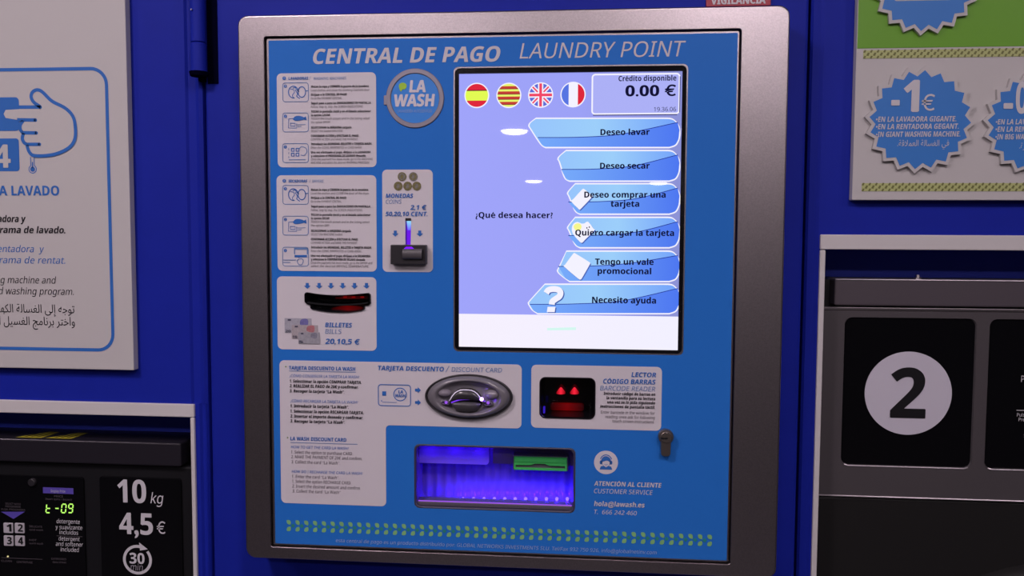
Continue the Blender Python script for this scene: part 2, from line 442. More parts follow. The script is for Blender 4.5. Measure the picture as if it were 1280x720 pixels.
def lines(mb, L, Y=YT, m=None):
    for a in L: mb.text(*a[:5], Y, a[5] if len(a) > 5 else m, *(a[6:] if len(a) > 6 else ()))
B, I = .022, .18
# --- headline and footer lettering
mb = MB()
mb.text('CENTRAL DE PAGO', 391.5, 80, 625.5, 18.5, YO, ink_white, .030, .2, 4); part('headline', mb, T, 'bold white CENTRAL DE PAGO')
mb = MB()
mb.text('LAUNDRY POINT', 649.5, 73.3, 857, 19, YO, ink_white, .004, .2, 4); part('headline', mb, T, 'thin white LAUNDRY POINT')
foot_ink = mat('footer_ink', (0.30,0.42,0.68), rough=0.5, spec=0.3)
mb = MB(); mb.text('esta central de pago es un producto distribuido por: GLOBAL NETWORKS INVESTMENTS SLU. Tel/Fax 932 750 926, info@globalnetinv.com', 420, 677.5, 821, 4.4, YO, foot_ink, .004, .15)
part('footer_lettering', mb, T, 'fine pale line of supplier details')
mb = MB()
mb.text('ATENCIÓN AL CLIENTE', 742.5, 606.8, 827, 5.6, YO, ink_white, B, .15)
mb.text('CUSTOMER SERVICE', 742.5, 616.2, 816, 5.6, YO, ink_white, 0, .15)
mb.text('hola@lawash.es', 742.5, 632.2, 806, 6.0, YO, ink_white, .015, .15)
mb.text('T.  666 242 460', 742.5, 642.2, 796, 5.2, YO, ink_white, .01, .15)
part('contact_lettering', mb, T)
# helpdesk pictogram
mb = MB(); c = q(757.5, 578, YO); k = U
mb.plate([ell(c[0], c[1], 15*k, n=40)], YO-.0003, YO, card)
y = YO-.0006
mb.plate([ell(c[0], c[1]+1.5*k, 6.2*k, 6.6*k)], y, y, ink_blue)
mb.plate([ell(c[0], c[1]-.3*k, 4.6*k, 5.0*k)], y-.0002, y, card)
mb.plate([smooth([(c[0]-5*k,c[1]+1*k),(c[0]-3*k,c[1]+5.5*k),(c[0]+3*k,c[1]+5.5*k),(c[0]+5*k,c[1]+1*k),(c[0]+1*k,c[1]+2.6*k)], True, 4)], y-.0004, y, ink_blue)
mb.plate([ell(c[0]-6.3*k, c[1], 1.7*k, 2.6*k, 14)], y, y, ink_blue); mb.plate([ell(c[0]+6.3*k, c[1], 1.7*k, 2.6*k, 14)], y, y, ink_blue)
mb.stroke([(c[0]+7.4*k*math.cos(a), c[1]+1.5*k+8.2*k*math.sin(a)) for a in [math.radians(20+140*i/14) for i in range(15)]], 1.1*k, y, ink_blue)
mb.plate([[(c[0]-8*k,c[1]-9*k),(c[0]-6.5*k,c[1]-5.2*k),(c[0]-2.5*k,c[1]-4*k),(c[0],c[1]-6.2*k),(c[0]+2.5*k,c[1]-4*k),(c[0]+6.5*k,c[1]-5.2*k),(c[0]+8*k,c[1]-9*k)]], y, y, ink_blue)
mb.stroke([(c[0]-2*k,c[1]-2.3*k),(c[0],c[1]-3*k),(c[0]+2*k,c[1]-2.3*k)], .6*k, y-.0004, ink_blue)
part('helpdesk_icon', mb, T, 'white disc with a blue headset figure')
# leaf border along the bottom
leaf = mat('leaf_green', (0.22,0.50,0.20), rough=0.5, spec=0.3); leaf2 = mat('leaf_dark_green', (0.03,0.26,0.22), rough=0.5, spec=0.3)
mb = MB(); N = 47
za, zb = q(361,652.8,YO), q(887,671.2,YO)
for i in range(N):
    x = za[0]+(zb[0]-za[0])*i/(N-1); z = za[1]+(zb[1]-za[1])*i/(N-1)
    for s_ in (0, -8.6*U):
        sg = 1 if s_ == 0 else -1
        pts = smooth([(x-2.6*U, z+s_+2.6*U*sg), (x+1.2*U, z+s_+2.9*U*sg), (x+2.9*U, z+s_+.5*U*sg), (x+2.2*U, z+s_-3.0*U*sg), (x-1.8*U, z+s_-1.6*U*sg)], True, 4)
        mb.plate([pts], YO-.0004, YO-.0004, leaf)
    if i < N-1:
        xm = x+5.7*U; zm = z-4.3*U; d = 3.0*U
        mb.plate([[(xm-d,zm),(xm,zm+d),(xm+d,zm),(xm,zm-d)]], YO-.0003, YO-.0003, leaf2)
part('leaf_border', mb, T, 'double row of printed green leaves')

# --- washer-door logo
badge = mat('badge_steel', (0.30,0.28,0.33), rough=0.42, metal=0.5)
mb = MB(); c = q(518.8, 123, YO); k = U
ro, rin = 36.8*k, 30.6*k
mb.ring(ell(c[0],c[1],ro,n=64), ell(c[0],c[1],rin,n=64), YO-.0016, YO, badge, bev=.0007)
mb.rbox(c[0]-39.6*k, c[1]-8*k, c[0]-35.2*k, c[1]+4*k, .0012, YO-.0014, YO, badge, bev=.0005)
LG = part('logo_badge', mb, T, 'grey ring shaped like a round washer door')
mb = MB(); mb.plate([ell(c[0],c[1],rin,n=64)], YO-.0003, YO, mat('logo_blue', (0.03,0.24,0.74), rough=0.35)); part('logo_disc', mb, LG)
lgc = mat('logo_white', (0.66,0.64,0.70), rough=0.5)
mb = MB()
mb.text('LA', 511.6, 115.3, 532.3, 14.6, YO-.0003, lgc, .05, .12, 4); mb.text('WASH', 492.8, 133, 543.8, 14.6, YO-.0003, lgc, .05, .12, 4)
mb.text('LAVANDERÍA AUTOSERVICIO', 497, 140.8, 540, 3.6, YO-.0003, foot_ink, .004, .0)
part('logo_lettering', mb, LG)
mb = MB(); mb.plate([pxs(smooth([(218,250),(226,226),(255,215),(285,228),(290,255),(272,278),(250,280),(238,300),(226,285)],True,5), YO-.0003, 7.58, 470, 75)], YO-.0007, YO-.0005, mat('logo_green', (0.36,0.62,0.03), rough=0.5)); part('logo_leaf', mb, LG)

# --- cards
def wcard(name, label, x0, y0, x1, y1, holes=(), r=.0062):
    a = rect(x0, y0, x1, y1, YC); mb = MB()
    mb.plate([rrect(a[0],a[1],a[2],a[3],r,6)]+list(holes), YC, YO, card)
    return part(name, mb, T, label)
def arrow(mb, px, py, w, h, ang, Y, m):
    c = q(px, py, Y); w *= U; h *= U
    base = [(-.22*w,.5*h),(.22*w,.5*h),(.22*w,.02*h),(.5*w,.02*h),(0,-.5*h),(-.5*w,.02*h),(-.22*w,.02*h)]
    ca, sa = math.cos(ang), math.sin(ang)
    mb.plate([[(c[0]+x*ca-z*sa, c[1]+x*sa+z*ca) for x, z in base]], Y-.0004, Y-.0004, m)
CA = wcard('washing_card', 'white washer instruction card', 346.5, 91, 470.3, 209)
CB = wcard('drying_card', 'white dryer instruction card', 346.3, 219, 470.6, 339)
CC = wcard('coin_card', 'white coin card', 478, 212, 541, 340, [COINSLIT], r=.0058)
CD = wcard('bill_card', 'white banknote card', 346.6, 346, 470.6, 437.5, [BILL])
CF = wcard('barcode_card', 'white barcode reader card', 664, 457.3, 827, 536.5, [H_bar(0)])
# L-shaped discount card panel
p = lambda x, y: q(x, y, YC)
L0 = (p(349,500)[0]+p(352,600)[0])/2; Lt = (p(360,450.5)[1]+p(640,455.5)[1])/2; Lr = p(652,495)[0]; Lb1 = p(565,533.5)[1]; Lx = p(482.5,580)[0]; Lb = (p(360,628.5)[1]+p(475,633)[1])/2
def arc(cx, cz, r, a0, a1, n=6): return [(cx+r*math.cos(math.radians(a0+(a1-a0)*i/n)), cz+r*math.sin(math.radians(a0+(a1-a0)*i/n))) for i in range(n+1)]
r = .0062
out = arc(Lr-r,Lt-r,r,0,90)[::1] + arc(L0+r,Lt-r,r,90,180) + arc(L0+r,Lb+r,r,180,270) + arc(Lx-r,Lb+r,r,270,360) + arc(Lx+r*.8,Lb1-r*.8,r*.8,180,90) + arc(Lr-r,Lb1+r,r,270,360)
mb = MB(); mb.plate([out], YC, YO, card); CE = part('discount_card_panel', mb, T, 'white L-shaped discount card instructions')

# lettering of the two procedure cards
rows = [  # px offset from the card A, bold?, text A, text B, right edge
 (110.0, 1, 'Metan la ropa y CIERREN la puerta de la lavadora.', 'Metan la ropa y CIERREN la puerta de la secadora.', 461.5),
 (114.6, 0, 'Load clothes and close the washing machine door.', 'Load the clothes and CLOSE the door of the dryer.', 462.5),
 (120.0, 1, 'Diríjase a la CENTRAL DE PAGO.', 'Diríjase a la CENTRAL DE PAGO.', 434),
 (124.6, 0, 'Go to the PAYMENT CENTRAL.', 'Go to the PAYMENT CENTRAL.', 428),
 (130.6, 1, 'Seguir paso a paso las INDICACIONES EN PANTALLA.', 'Seguir paso a paso las INDICACIONES EN PANTALLA.', 464),
 (135.2, 0, 'Follow, step by step, the SCREEN INDICATIONS.', 'Follow, step by step, the SCREEN INDICATIONS.', 454),
 (141.0, 1, 'TOCAR la pantalla táctil y en el listado seleccionar', 'TOCAR la pantalla táctil y en el listado seleccionar', 464),
 (145.4, 1, 'la opción LAVAR.', 'la opción SECAR.', 413),
 (149.8, 0, 'TOUCH the touch screen and in the listing select', 'TOUCH the touch screen and in the listing select', 462.5),
 (154.2, 0, 'the option WASH.', 'the option DRY.', 413),
 (160.8, 1, 'SELECCIONAR la MÁQUINA cargada.', 'SELECCIONAR la MÁQUINA cargada.', 440),
 (165.2, 0, 'SELECT the loaded MACHINE.', 'SELECT the MACHINE loaded.', 429),
 (171.2, 1, 'CONFIRMAR ACCIÓN y EFECTUAR EL PAGO.', 'CONFIRMAR ACCIÓN y EFECTUAR EL PAGO.', 448.5),
 (175.6, 0, 'CONFIRM ACTION and MAKE THE PAYMENT.', 'CONFIRM ACTION and MAKE THE PAYMENT.', 447.5),
 (181.2, 1, 'Introducir las MONEDAS, BILLETES o TARJETA WASH.', 'Introducir las MONEDAS, BILLETES o TARJETA WASH.', 465),
 (185.8, 0, 'Enter the COINS, BANKNOTES or CARD WASH.', 'Enter the COINS, BANKNOTES or CARD WASH.', 452.5),
 (191.6, 1, 'Una vez efectuado el pago, diríjase a la LAVADORA', 'Una vez efectuado el pago, diríjase a la SECADORA', 463.5),
 (196.0, 1, 'y seleccione el PROGRAMA DE LAVADO deseado.', 'y seleccione la TEMPERATURA DE SECADO deseada.', 457.5),
 (200.2, 0, 'Once the payment has been made, go to the WASHING', 'Once the payment has been made, go to the DRYER and', 466),
 (204.4, 0, 'MACHINE and select the desired WASHING PROGRAM.', 'select the desired DRYING TEMPERATURE.', 462)]
def rr_(mb, x0, y0, x1, y1, w, m, r=.003):
    a = rect(x0, y0, x1, y1, YT); mb.stroke(rrect(a[0],a[1],a[2],a[3],r,3), w*U, YT-.0003, m, True)
def numdot(mb, px, py, t, r=2.3):
    c = q(px, py, YT); mb.plate([ell(c[0],c[1],r*U,n=16)], YT-.0003, YT-.0003, ink_blue); mb.text(t, px-.6, py+1.3, px+.6, 2.6, YT, card, 0, 0, 1, .0006)
def proc_card(parent, dy, head, sub, which):
    mb = MB()
    for y, b, ta, tb, xr in rows:
        yy = y + dy[0] + (y-110)/(204.4-110)*dy[1]
        mb.text((ta, tb)[which], 388.8, yy, xr - (.6 if which else 0), 2.75, YT, ink_black if b else ink_grey, .02 if b else .004, .12, 1)
    part('instruction_lettering', mb, parent)
    mb = MB(); hy = (99.8, 228)[which]
    numdot(mb, 355.3, hy-2, '3')
    mb.text(head, 360.7, hy, (385.5, 384.3)[which], 3.5, YT, ink_blue, .02, .12, 1); mb.text('/', 386.5, hy, 388.5, 4.2, YT, ink_light, 0, .2, 1)
    mb.text(sub, (392, 390.5)[which], hy, (433, 404.5)[which], 3.4, YT, ink_light, 0, .12, 1)
    part('heading_lettering', mb, parent)
    for i, cy in enumerate(((115.3, 153, 191.3), (243.5, 282, 320.8))[which]):
        mb = MB(); w = (353.5, 385.5)
        rr_(mb, w[0], cy-11.8, w[1], cy+11.8, .8, ink_light)
        numdot(mb, 356.8, cy-7.6, str(i+1), 2.1)
        P_ = lambda l: [q(x, cy+y, YT) for x, y in l]
        y = YT-.0003
        if i == 0:      # round washer door and laundry
            c = q(366.8, cy-.2, YT); mb.stroke(ell(c[0],c[1],6.4*U,7.4*U,24)[0:20], 1.1*U, y, ink_blue)
            c = q(377.3, cy-.3, YT); mb.stroke(ell(c[0],c[1],4.9*U,6.6*U,24), 1.1*U, y, ink_blue, True)
            mb.stroke(P_(smooth([(363,-4),(367,-3),(368,0),(365.5,4),(367,7)])), .8*U, y, ink_blue)
            mb.stroke(P_(smooth([(369,-3),(372,2),(371,5),(375,8)])), 1.0*U, y, ink_blue)
            mb.stroke(P_(smooth([(366,-5),(369,-6),(371,-3),(374,-1)])), .9*U, y, ink_blue)
            mb.stroke(P_([(382,-1.5),(385,-2)]), 1.0*U, y, ink_blue)
        elif i == 1:    # hand at the paying point
            mb.plate([P_(smooth([(366.5,-4),(369,-7.5),(374,-8.2),(380,-6.4),(380.2,-3.6),(374,-2.2),(369,-2)],True,4))], y, y, ink_blue)
            mb.plate([P_([(380,-6.2),(382.5,-7.6),(383.5,-2.4),(380.4,-3.2)])], y, y, ink_blue)
            mb.stroke(P_([(367,-5),(361,-4.5),(360.5,7),(371,7),(371,1.5)]), .8*U, y, ink_blue)
            mb.stroke(P_([(363,1),(369,1),(369,4.5),(363,4.5),(363,1)]), .8*U, y, ink_blue)
            for yy_, xe_ in ((3,382),(5.4,377)): mb.stroke(P_([(372,yy_),(xe_,yy_-.4)]), .7*U, y, ink_light)
        elif which == 0:  # four programme keys and a fingertip
            for kx, ky in ((364.3,-5.8),(370.2,-5.8),(364.3,.2),(370.2,.2)):
                mb.stroke(P_([(kx,ky),(kx+3.4,ky),(kx+3.4,ky+3.6),(kx,ky+3.6),(kx,ky)]), 1.25*U, y, ink_blue)
            mb.stroke(P_(smooth([(374,-5),(377,-8),(382.5,-6),(383.5,-1),(380,3),(376,2.5)])), .9*U, y, ink_light)
            for yy_ in (-6,-1,4): mb.stroke(P_([(361,yy_),(361,yy_+2.4)]), .8*U, y, ink_light)
            mb.stroke(P_([(361,8.4),(382,8.2)]), .9*U, y, ink_light)
        else:           # dryer display and fingertip
            mb.plate([P_([(367.6,-11),(385.2,-11),(385.2,-3),(383.6,-3),(383.6,-8.8),(369,-8.8),(369,-3),(367.6,-3)])], y, y, ink_light)
            mb.plate([P_([(368.2,-2),(383.8,-2),(383.8,.8),(368.2,.8)])], y, y, ink_blue)
            mb.stroke(P_(smooth([(373.5,0),(374,3),(371.5,5),(373.5,9.6),(377.5,9.6),(379.2,5),(377,2.5),(374.8,3)])), .9*U, y, ink_light)
            mb.stroke(P_([(354,4.2),(370,4.2)]), .9*U, y, ink_light); mb.stroke(P_([(354,7.2),(363,7.2)]), .9*U, y, ink_light)
        part('pictogram', mb, parent)
proc_card(CA, (-.4, .6), 'LAVADORAS', 'WASHING MACHINES', 0)
proc_card(CB, (128.4, 1.0), 'SECADORAS', 'DRYERS', 1)

# --- coin card
mb = MB()
mb.text('MONEDAS', 482.3, 247.3, 516.6, 5.2, YT, ink_blue, .028, .15, 2); mb.text('COINS', 482.3, 254.6, 502, 5.2, YT, ink_light, .006, .15, 2)
mb.text('2,1 €', 512.8, 262, 533.2, 5.6, YT, ink_blue, .022, .15, 2); mb.text('50,20,10 CENT.', 481.8, 270, 534.5, 5.4, YT, ink_blue, .022, .15, 2)
arrow(mb, 494.2, 292, 8.6, 7.6, 0, YT, ink_blue); arrow(mb, 524.8, 292, 8.6, 7.6, 0, YT, ink_blue)
part('coin_lettering', mb, CC)
c_gold = mat('coin_print_gold', (0.19,0.17,0.07), rough=0.45, metal=0.2, var=0.35, bscale=500); c_sil = mat('coin_print_silver', (0.21,0.20,0.18), rough=0.45, metal=0.2, var=0.3, bscale=500)
for i, (px, py) in enumerate(((502.6,220.8),(516.6,220.8),(497.8,232.6),(509.6,232.6),(521.0,232.6))):
    c = q(px, py, YT); mb = MB()
    mb.ring(ell(c[0],c[1],5.6*U,n=24), ell(c[0],c[1],4.3*U,n=24), YT-.0005, YT+.0001, c_sil if i == 1 or i == 0 and False else c_gold)
    mb.plate([ell(c[0],c[1],4.3*U,n=24)], YT-.0003, YT, c_gold if i == 1 else c_sil if i == 0 else c_gold)
    mb.plate([smooth([(c[0]-2*U,c[1]-2*U),(c[0]-1*U,c[1]+2.4*U),(c[0]+1.8*U,c[1]+1.6*U),(c[0]+1*U,c[1]-2.4*U)],True,4)], YT-.0006, YT-.0006, c_sil if i else c_gold)
    part('coin_picture', mb, CC)
# coin mouth
violet = glow('violet_glint', (0.20,0.01,1.0), 1.25); violet_hot = glow('violet_led_hot', (0.40,0.75,1.0), 1.6)
a = rect(487.5, 306, 532, 330.5, YC-.012)
mb = MB(); mb.rbox(a[0],a[1],a[2],a[3],.0012,YC-.010,YC,dark_plastic,bev=.0008)
CM = part('coin_acceptor', mb, T, 'black coin entry block with grey flap')
a = rect(502, 311, 526.5, 324.5, YC-.018)
mb = MB(); zc = (a[1]+a[3])/2; rr = (a[3]-a[1])/2
for _ in (0,):
    nseg = 14
    ringx = lambda x, rs: [(x, YC-.0105-rr*.75*math.cos(PI*(i/(nseg-1)-.5))*rs, zc+rr*math.sin(PI*(i/(nseg-1)-.5))*rs) for i in range(nseg)]
    mb.loft([ringx(a[0]+.0006,.9), ringx(a[0],.96), ringx(a[0]+.0006,1), ringx(a[2]-.0006,1), ringx(a[2],.96), ringx(a[2]-.0006,.9)], mat('flap_grey', (0.085,0.08,0.088), rough=0.4), cap0=True, cap1=True)
part('coin_flap', mb, CM, 'rounded grey coin flap')
mb = MB(); s0 = [q(507.0,273.5,YC), q(513.6,273.5,YC), q(512.8,311,YC), q(507.2,311,YC)]
mb.plate([[(x,z) for x,z in s0]], YC+.006, YC+.010, glow('slit_violet', (0.16,0.012,0.85), .95))
part('slot_light_and_glint', mb, CM, 'glowing violet coin slit')
mb = MB(); mb.plate([[q(507.4,276,YC), q(513,276,YC), q(511.8,288,YC), q(508.6,288,YC)]], YC+.0045, YC+.0058, grad('slit_cyan', rgb(110,80,255), rgb(150,225,255), 2)); part('slot_light_and_glint', mb, CM, 'pale cyan top of the coin slit')
mb = MB(); a = rect(506.8, 272.6, 513.8, 276.2, YC); mb.rbox(a[0],a[1],a[2],a[3],.0006,YC-.0012,YC+.004,dark_plastic,bev=.0004); part('slot_cap', mb, CM)
mb = MB(); mb.plate([[q(503.5,311,YC-.017), q(506.5,308.6,YC-.017), q(513,308.6,YC-.017), q(516,311,YC-.017)]], YC-.0118, YC-.0100, violet); part('slot_light_and_glint', mb, CM, 'painted violet glint on the coin block')  # glowing plate painted as a glint, not a light source

# --- banknote card
mb = MB()
for px in (384.2,399,413.8,428.4,443.2,458.2): arrow(mb, px, 357.3, 9.0, 7.4, 0, YT, ink_blue)
part('arrows', mb, CD)
mb = MB(); mb.text('BILLETES', 406.6, 408.8, 440.3, 5.6, YT, ink_blue, .028, .15, 2); mb.text('BILLS', 406.6, 416.9, 427, 5.6, YT, ink_light, .006, .15, 2); mb.text('20,10,5 €', 406.5, 429.7, 450, 6.4, YT, ink_blue, .022, .15, 2)
part('bill_lettering', mb, CD)
notes = ((355.8,397.8,389.5,416.3,(.38,.38,.44),(.16,.15,.38)), (364.8,406.2,397.4,423.4,(.40,.36,.38),(.42,.16,.18)), (373.2,415.3,400,429.6,(.33,.33,.37),(.22,.22,.28)))
for i, (xa,ya,xb,yb,c1,c2) in enumerate(notes):
    a = rect(xa,ya,xb,yb,YT); mb = MB(); yy = YT-.0002-.0003*i
    mb.plate([[(a[0],a[1]),(a[2],a[1]),(a[2],a[3]),(a[0],a[3])]], yy, yy, mat('note_paper_%d' % i, c1, var=.12, bscale=300))
    W_, H_ = a[2]-a[0], a[3]-a[1]; m2 = mat('note_ink_%d' % i, c2, var=.2, bscale=400); m3 = mat('note_dark_%d' % i, (.05,.05,.09))
    mb.plate([smooth([(a[0]+W_*.62,a[3]-H_*.08),(a[0]+W_*.86,a[3]-H_*.06),(a[0]+W_*.84,a[3]-H_*.52),(a[0]+W_*.58,a[3]-H_*.42)],True,3)], yy-.0001, yy, m2)
    mb.plate([[(a[0]+W_*.12,a[3]-H_*.18),(a[0]+W_*.24,a[3]-H_*.18),(a[0]+W_*.24,a[3]-H_*.06),(a[0]+W_*.12,a[3]-H_*.06)]], yy-.0001, yy, m3)
    mb.text('20 10 5'.split()[i], xa+1, yb-1, xa+8-i, 3.0, YT, m3, .02, 0, 2, .0005+.0003*i)
    part('banknote_picture', mb, CD)
# note reader mouth
A3g = lambda l, d, y: [(x, y, z) for x, z in grow(l, d)]
mb = MB()
mb.loft([A3(BILL,YC), A3g(BILL,-.0006,YC-.0022), A3g(BILL,-.0015,YC-.0022), A3g(BILL,-.003,YC+.002), A3g(BILL,-.0042,YC+.024)], black_gloss, cap1=True)
BA = part('bill_acceptor', mb, T, 'black curved banknote mouth')
red_dim = glow('red_led_dim', (0.16,0.0,0.0), 1.0); red = glow('red_led', (0.85,0.012,0.012), 1.0)
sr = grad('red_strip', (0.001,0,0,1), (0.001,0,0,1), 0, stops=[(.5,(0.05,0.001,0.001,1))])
mb = MB()
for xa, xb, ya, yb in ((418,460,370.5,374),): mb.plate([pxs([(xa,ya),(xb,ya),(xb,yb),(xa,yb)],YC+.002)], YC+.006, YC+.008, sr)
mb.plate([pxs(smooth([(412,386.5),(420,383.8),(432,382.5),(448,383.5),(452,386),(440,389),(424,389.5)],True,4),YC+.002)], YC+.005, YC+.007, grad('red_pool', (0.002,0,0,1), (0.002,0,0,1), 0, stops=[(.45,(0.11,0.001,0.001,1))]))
part('reader_light', mb, BA, 'dim red light inside the banknote mouth')
mb = MB()
for px in (430,440.5,451.5):
    c = q(px, 371.8, YC); mb.rbox(c[0]-2.2*U, c[1]-.8*U, c[0]+2.2*U, c[1]+.8*U, .0007, YC+.0035, YC+.006, glow('red_led_%d'%px, (0.16,0.002,0.002), 1.0), bev=.0003)
part('reader_led', mb, BA)
mb = MB(); bar = [(x, z) for x, z in pxs(smooth([(384,377.3),(400,379.4),(422,380.4),(444,379.6),(460,377.6)],n=4)+smooth([(460,379.3),(444,381.2),(422,382),(400,381),(384,378.9)],n=4), YC)]
mb.plate([bar], YC-.0005, YC+.006, black_matt); part('reader_lip', mb, BA)

# --- discount card panel
for t, xa, y, xb, xl, yl, bx, by in (('TARJETA DESCUENTO LA WASH',361.4,461.8,444.3,445,463.6,357.3,458.3),('LA WASH DISCOUNT CARD',363.0,550.2,433,447,553.0,359.6,547)):
    mb = MB(); mb.text(t, xa, y, xb, 4.5, YT, ink_blue, .018, .06, 2)
    a = q(xa,yl,YT); b = q(xl,yl,YT); mb.stroke([(a[0],a[1]),(b[0],a[1])], .7*U, YT-.0003, ink_light)
    c = q(bx,by,YT); mb.plate([[(c[0]-1.3*U,c[1]),(c[0],c[1]-1.2*U),(c[0]+1.3*U,c[1]),(c[0],c[1]+1.2*U)]], YT-.0003, YT-.0003, mat('bullet_green_%d'%by, (.2,.3,.12)))
    part('heading_lettering', mb, CE)
for t, xa, y, xb in (('¿CÓMO CONSEGUIR LA TARJETA LA WASH?',362,471.2,449.3),('¿CÓMO RECARGAR LA TARJETA LA WASH?',363,502.6,447.5),('HOW TO GET THE CARD LA WASH?',363.8,560.2,436),('HOW DO I RECHARGE THE CARD LA WASH?',364.8,590.8,453.5)):
    mb = MB(); mb.text(t, xa, y, xb, 3.4, YT, ink_blue, .008, .15, 1); part('question_lettering', mb, CE)
for dark, block in ((1, (('1. Seleccionar la opción COMPRAR TARJETA.',362.2,478,452),('2. REALIZAR EL PAGO de 20€ y confirmar.',362.2,484,448),('3. Recoger la tarjeta “La Wash”.',362.2,490.3,430.5))),
    (1, (('1. Introducir la tarjeta “La Wash”.',363,509,436),('1. Seleccionar la opción RECARGAR TARJETA.',363,515.6,454.6),('2. Insertar el importe deseado y confirmar.',363,521.8,454),('3. Recoger la tarjeta “La Wash”.',363,528,431.3))),
    (0, (('1. Select the option to purchase CARD.',364,566.8,441),('2. MAKE THE PAYMENT OF 20€ and confirm.',364,572.6,452.8),('3. Collect the card “La Wash”.',364.2,579,425))),
    (0, (('1. Enter the card “La Wash”.',365,597.2,424),('1. Select the option RECHARGE CARD.',365.3,603.2,439),('2. Insert the desired amount and confirm.',365.3,609.3,451),('3. Collect the card “La Wash”',365.6,615.4,426)))):
    mb = MB()
    for t, xa, y, xb in block: mb.text(t, xa, y, xb, 3.8, YT, ink_black if dark else ink_grey, .014 if dark else .006, .12, 1)
    part('instruction_lettering', mb, CE)
mb = MB(); mb.text('TARJETA DESCUENTO', 472.5, 462.6, 555, 5.6, YT, ink_blue, .022, .12, 2); mb.text('/', 556.5, 465, 562, 8, YT, ink_light, -.012, .3, 2); mb.text('DISCOUNT CARD', 564.5, 464.4, 627.5, 5.6, YT, ink_light, 0, .12, 2)
part('title_lettering', mb, CE)
mb = MB(); a = rect(473, 481, 513.2, 507.3, YT); y = YT-.0003
mb.stroke(rrect(a[0],a[1],a[2],a[3],.0035,4), 1.1*U, y, ink_blue, True)
c = q(480.3, 491.8, YT); mb.plate([[(c[0]-2.6*U,c[1]-2.8*U),(c[0]+2.6*U,c[1]-2.8*U),(c[0]+2.6*U,c[1]+2.8*U),(c[0]-2.6*U,c[1]+2.8*U)]], y, y, ink_blue)
c = q(500.2, 493, YT); mb.stroke(ell(c[0],c[1],8.2*U,n=28), 1.1*U, y, ink_blue, True)
mb.text('LA', 498, 491.5, 504, 3.8, YT, ink_blue, .04, .1, 1); mb.text('WASH', 494, 496.2, 506.8, 3.8, YT, ink_blue, .04, .1, 1)
mb.stroke([q(478,502.6,YT), (q(496,502.6,YT)[0], q(478,502.6,YT)[1])], .6*U, y, ink_blue); c = q(477,501,YT); mb.plate([ell(c[0],c[1],.8*U,n=10)], y, y, ink_blue)
arrow(mb, 522.5, 487.6, 8, 7.6, PI/2, YT, ink_blue); arrow(mb, 522.5, 503, 8, 7.6, PI/2, YT, ink_blue)
part('card_pictogram', mb, CE, 'blue outline of a card with two arrows')

# --- oval card reader
grey_pl = mat('reader_grey', (0.17,0.16,0.18), rough=0.24, spec=0.7)
c = q(586.3, 495.3, YC); rx, rz = 56*U, 28.6*U
mb = MB()
mb.rev(c[0], c[1], [(1.0,YC),(1.0,YC-.004),(.985,YC-.0052),(.955,YC-.0048),(.945,YC-.003)], dark_plastic, 64, rx, rz)
CR = part('card_reader', mb, T, 'oval card reader with black rim')
mb = MB()
mb.rev(c[0], c[1], [(.946,YC-.003),(.93,YC-.0050),(.86,YC-.0085),(.78,YC-.0105),(.74,YC-.0098),(.70,YC-.0065),(.64,YC-.0035),(.50,YC-.0022),(.25,YC-.0018)], grey_pl, 64, rx, rz, cap=True)
part('reader_body', mb, CR, 'grey moulded oval')
# bridge over the slot
mb = MB(); bc = q(584, 499, YC)
def bridge(x, h): return x
br = []
for i in range(13):
    t = -1+2*i/12; x = bc[0]+t*21*U; top = bc[1]+(14.5*(1-abs(t)**3.0)+.5)*U; bot = bc[1]-1.2*U+1.6*(1-t*t)*U
    br.append([(x,YC-.002,top),(x,YC-.0105,top-.0012),(x,YC-.0125,(top+bot)/2),(x,YC-.0115,bot+.0006),(x,YC-.003,bot)])
br_m = mat('bridge_dark', (0.035,0.032,0.036), rough=.25, spec=.6)
mb.loft(br, br_m, closed=False, sm=True); mb.face([0,1,2,3,4], br_m); part('slot_bridge', mb, CR)
mb = MB(); low = []
for i in range(13):
    t = -1+2*i/12; x = bc[0]+t*20*U; top = bc[1]-2.6*U+1.4*(1-t*t)*U; bot = bc[1]-(12.5*(1-abs(t)**4))*U-3*U
    low.append([(x,YC-.003,top),(x,YC-.0105,top-.0006),(x,YC-.0115,top*.6+bot*.4),(x,YC-.009,bot+.001),(x,YC-.002,bot)])
mb.loft(low, mat('throat_dark', (0.06,0.056,0.062), rough=.3), closed=False, sm=True); part('slot_bridge', mb, CR)
edge_glint = mat('edge_glint', (0.75,0.70,0.80), rough=.12, emit=(0.55,0.48,0.65), es=.55)  # pale glow put in to paint the highlight along the arch
def tube(mb, pts, r, m, n=8):
    rings = []
    for i, p_ in enumerate(pts):
        a = Vector(pts[max(i-1,0)]); b_ = Vector(pts[min(i+1,len(pts)-1)]); d = (b_-a).normalized(); u_ = d.cross(Vector((0,1,0))).normalized(); w_ = d.cross(u_)
        rings.append([Vector(p_)+(u_*math.cos(2*PI*k_/n)+w_*math.sin(2*PI*k_/n))*r for k_ in range(n)])
    mb.loft(rings, m, cap0=True, cap1=True, sm=True)
mb = MB(); tube(mb, [(b_[1][0], b_[1][1]-.0006, b_[1][2]+.0003) for b_ in br], .00055, edge_glint); part('slot_edge', mb, CR, 'painted highlight on the card guide edge')
for px, py, w_, h_ in ((555.5,491.5,9,5.0),(614.5,493.5,9,6.0)):
    mb = MB(); cc = q(px, py, YC-.007); mb.rev(cc[0], cc[1], [(1.0,YC-.003),(.95,YC-.0062),(.75,YC-.0088),(.4,YC-.0102),(.1,YC-.0106)], mat('guide_%d'%px, (.24,.22,.26), rough=.12, spec=.9), 28, w_*U, h_*U, cap=True); part('card_guide', mb, CR)
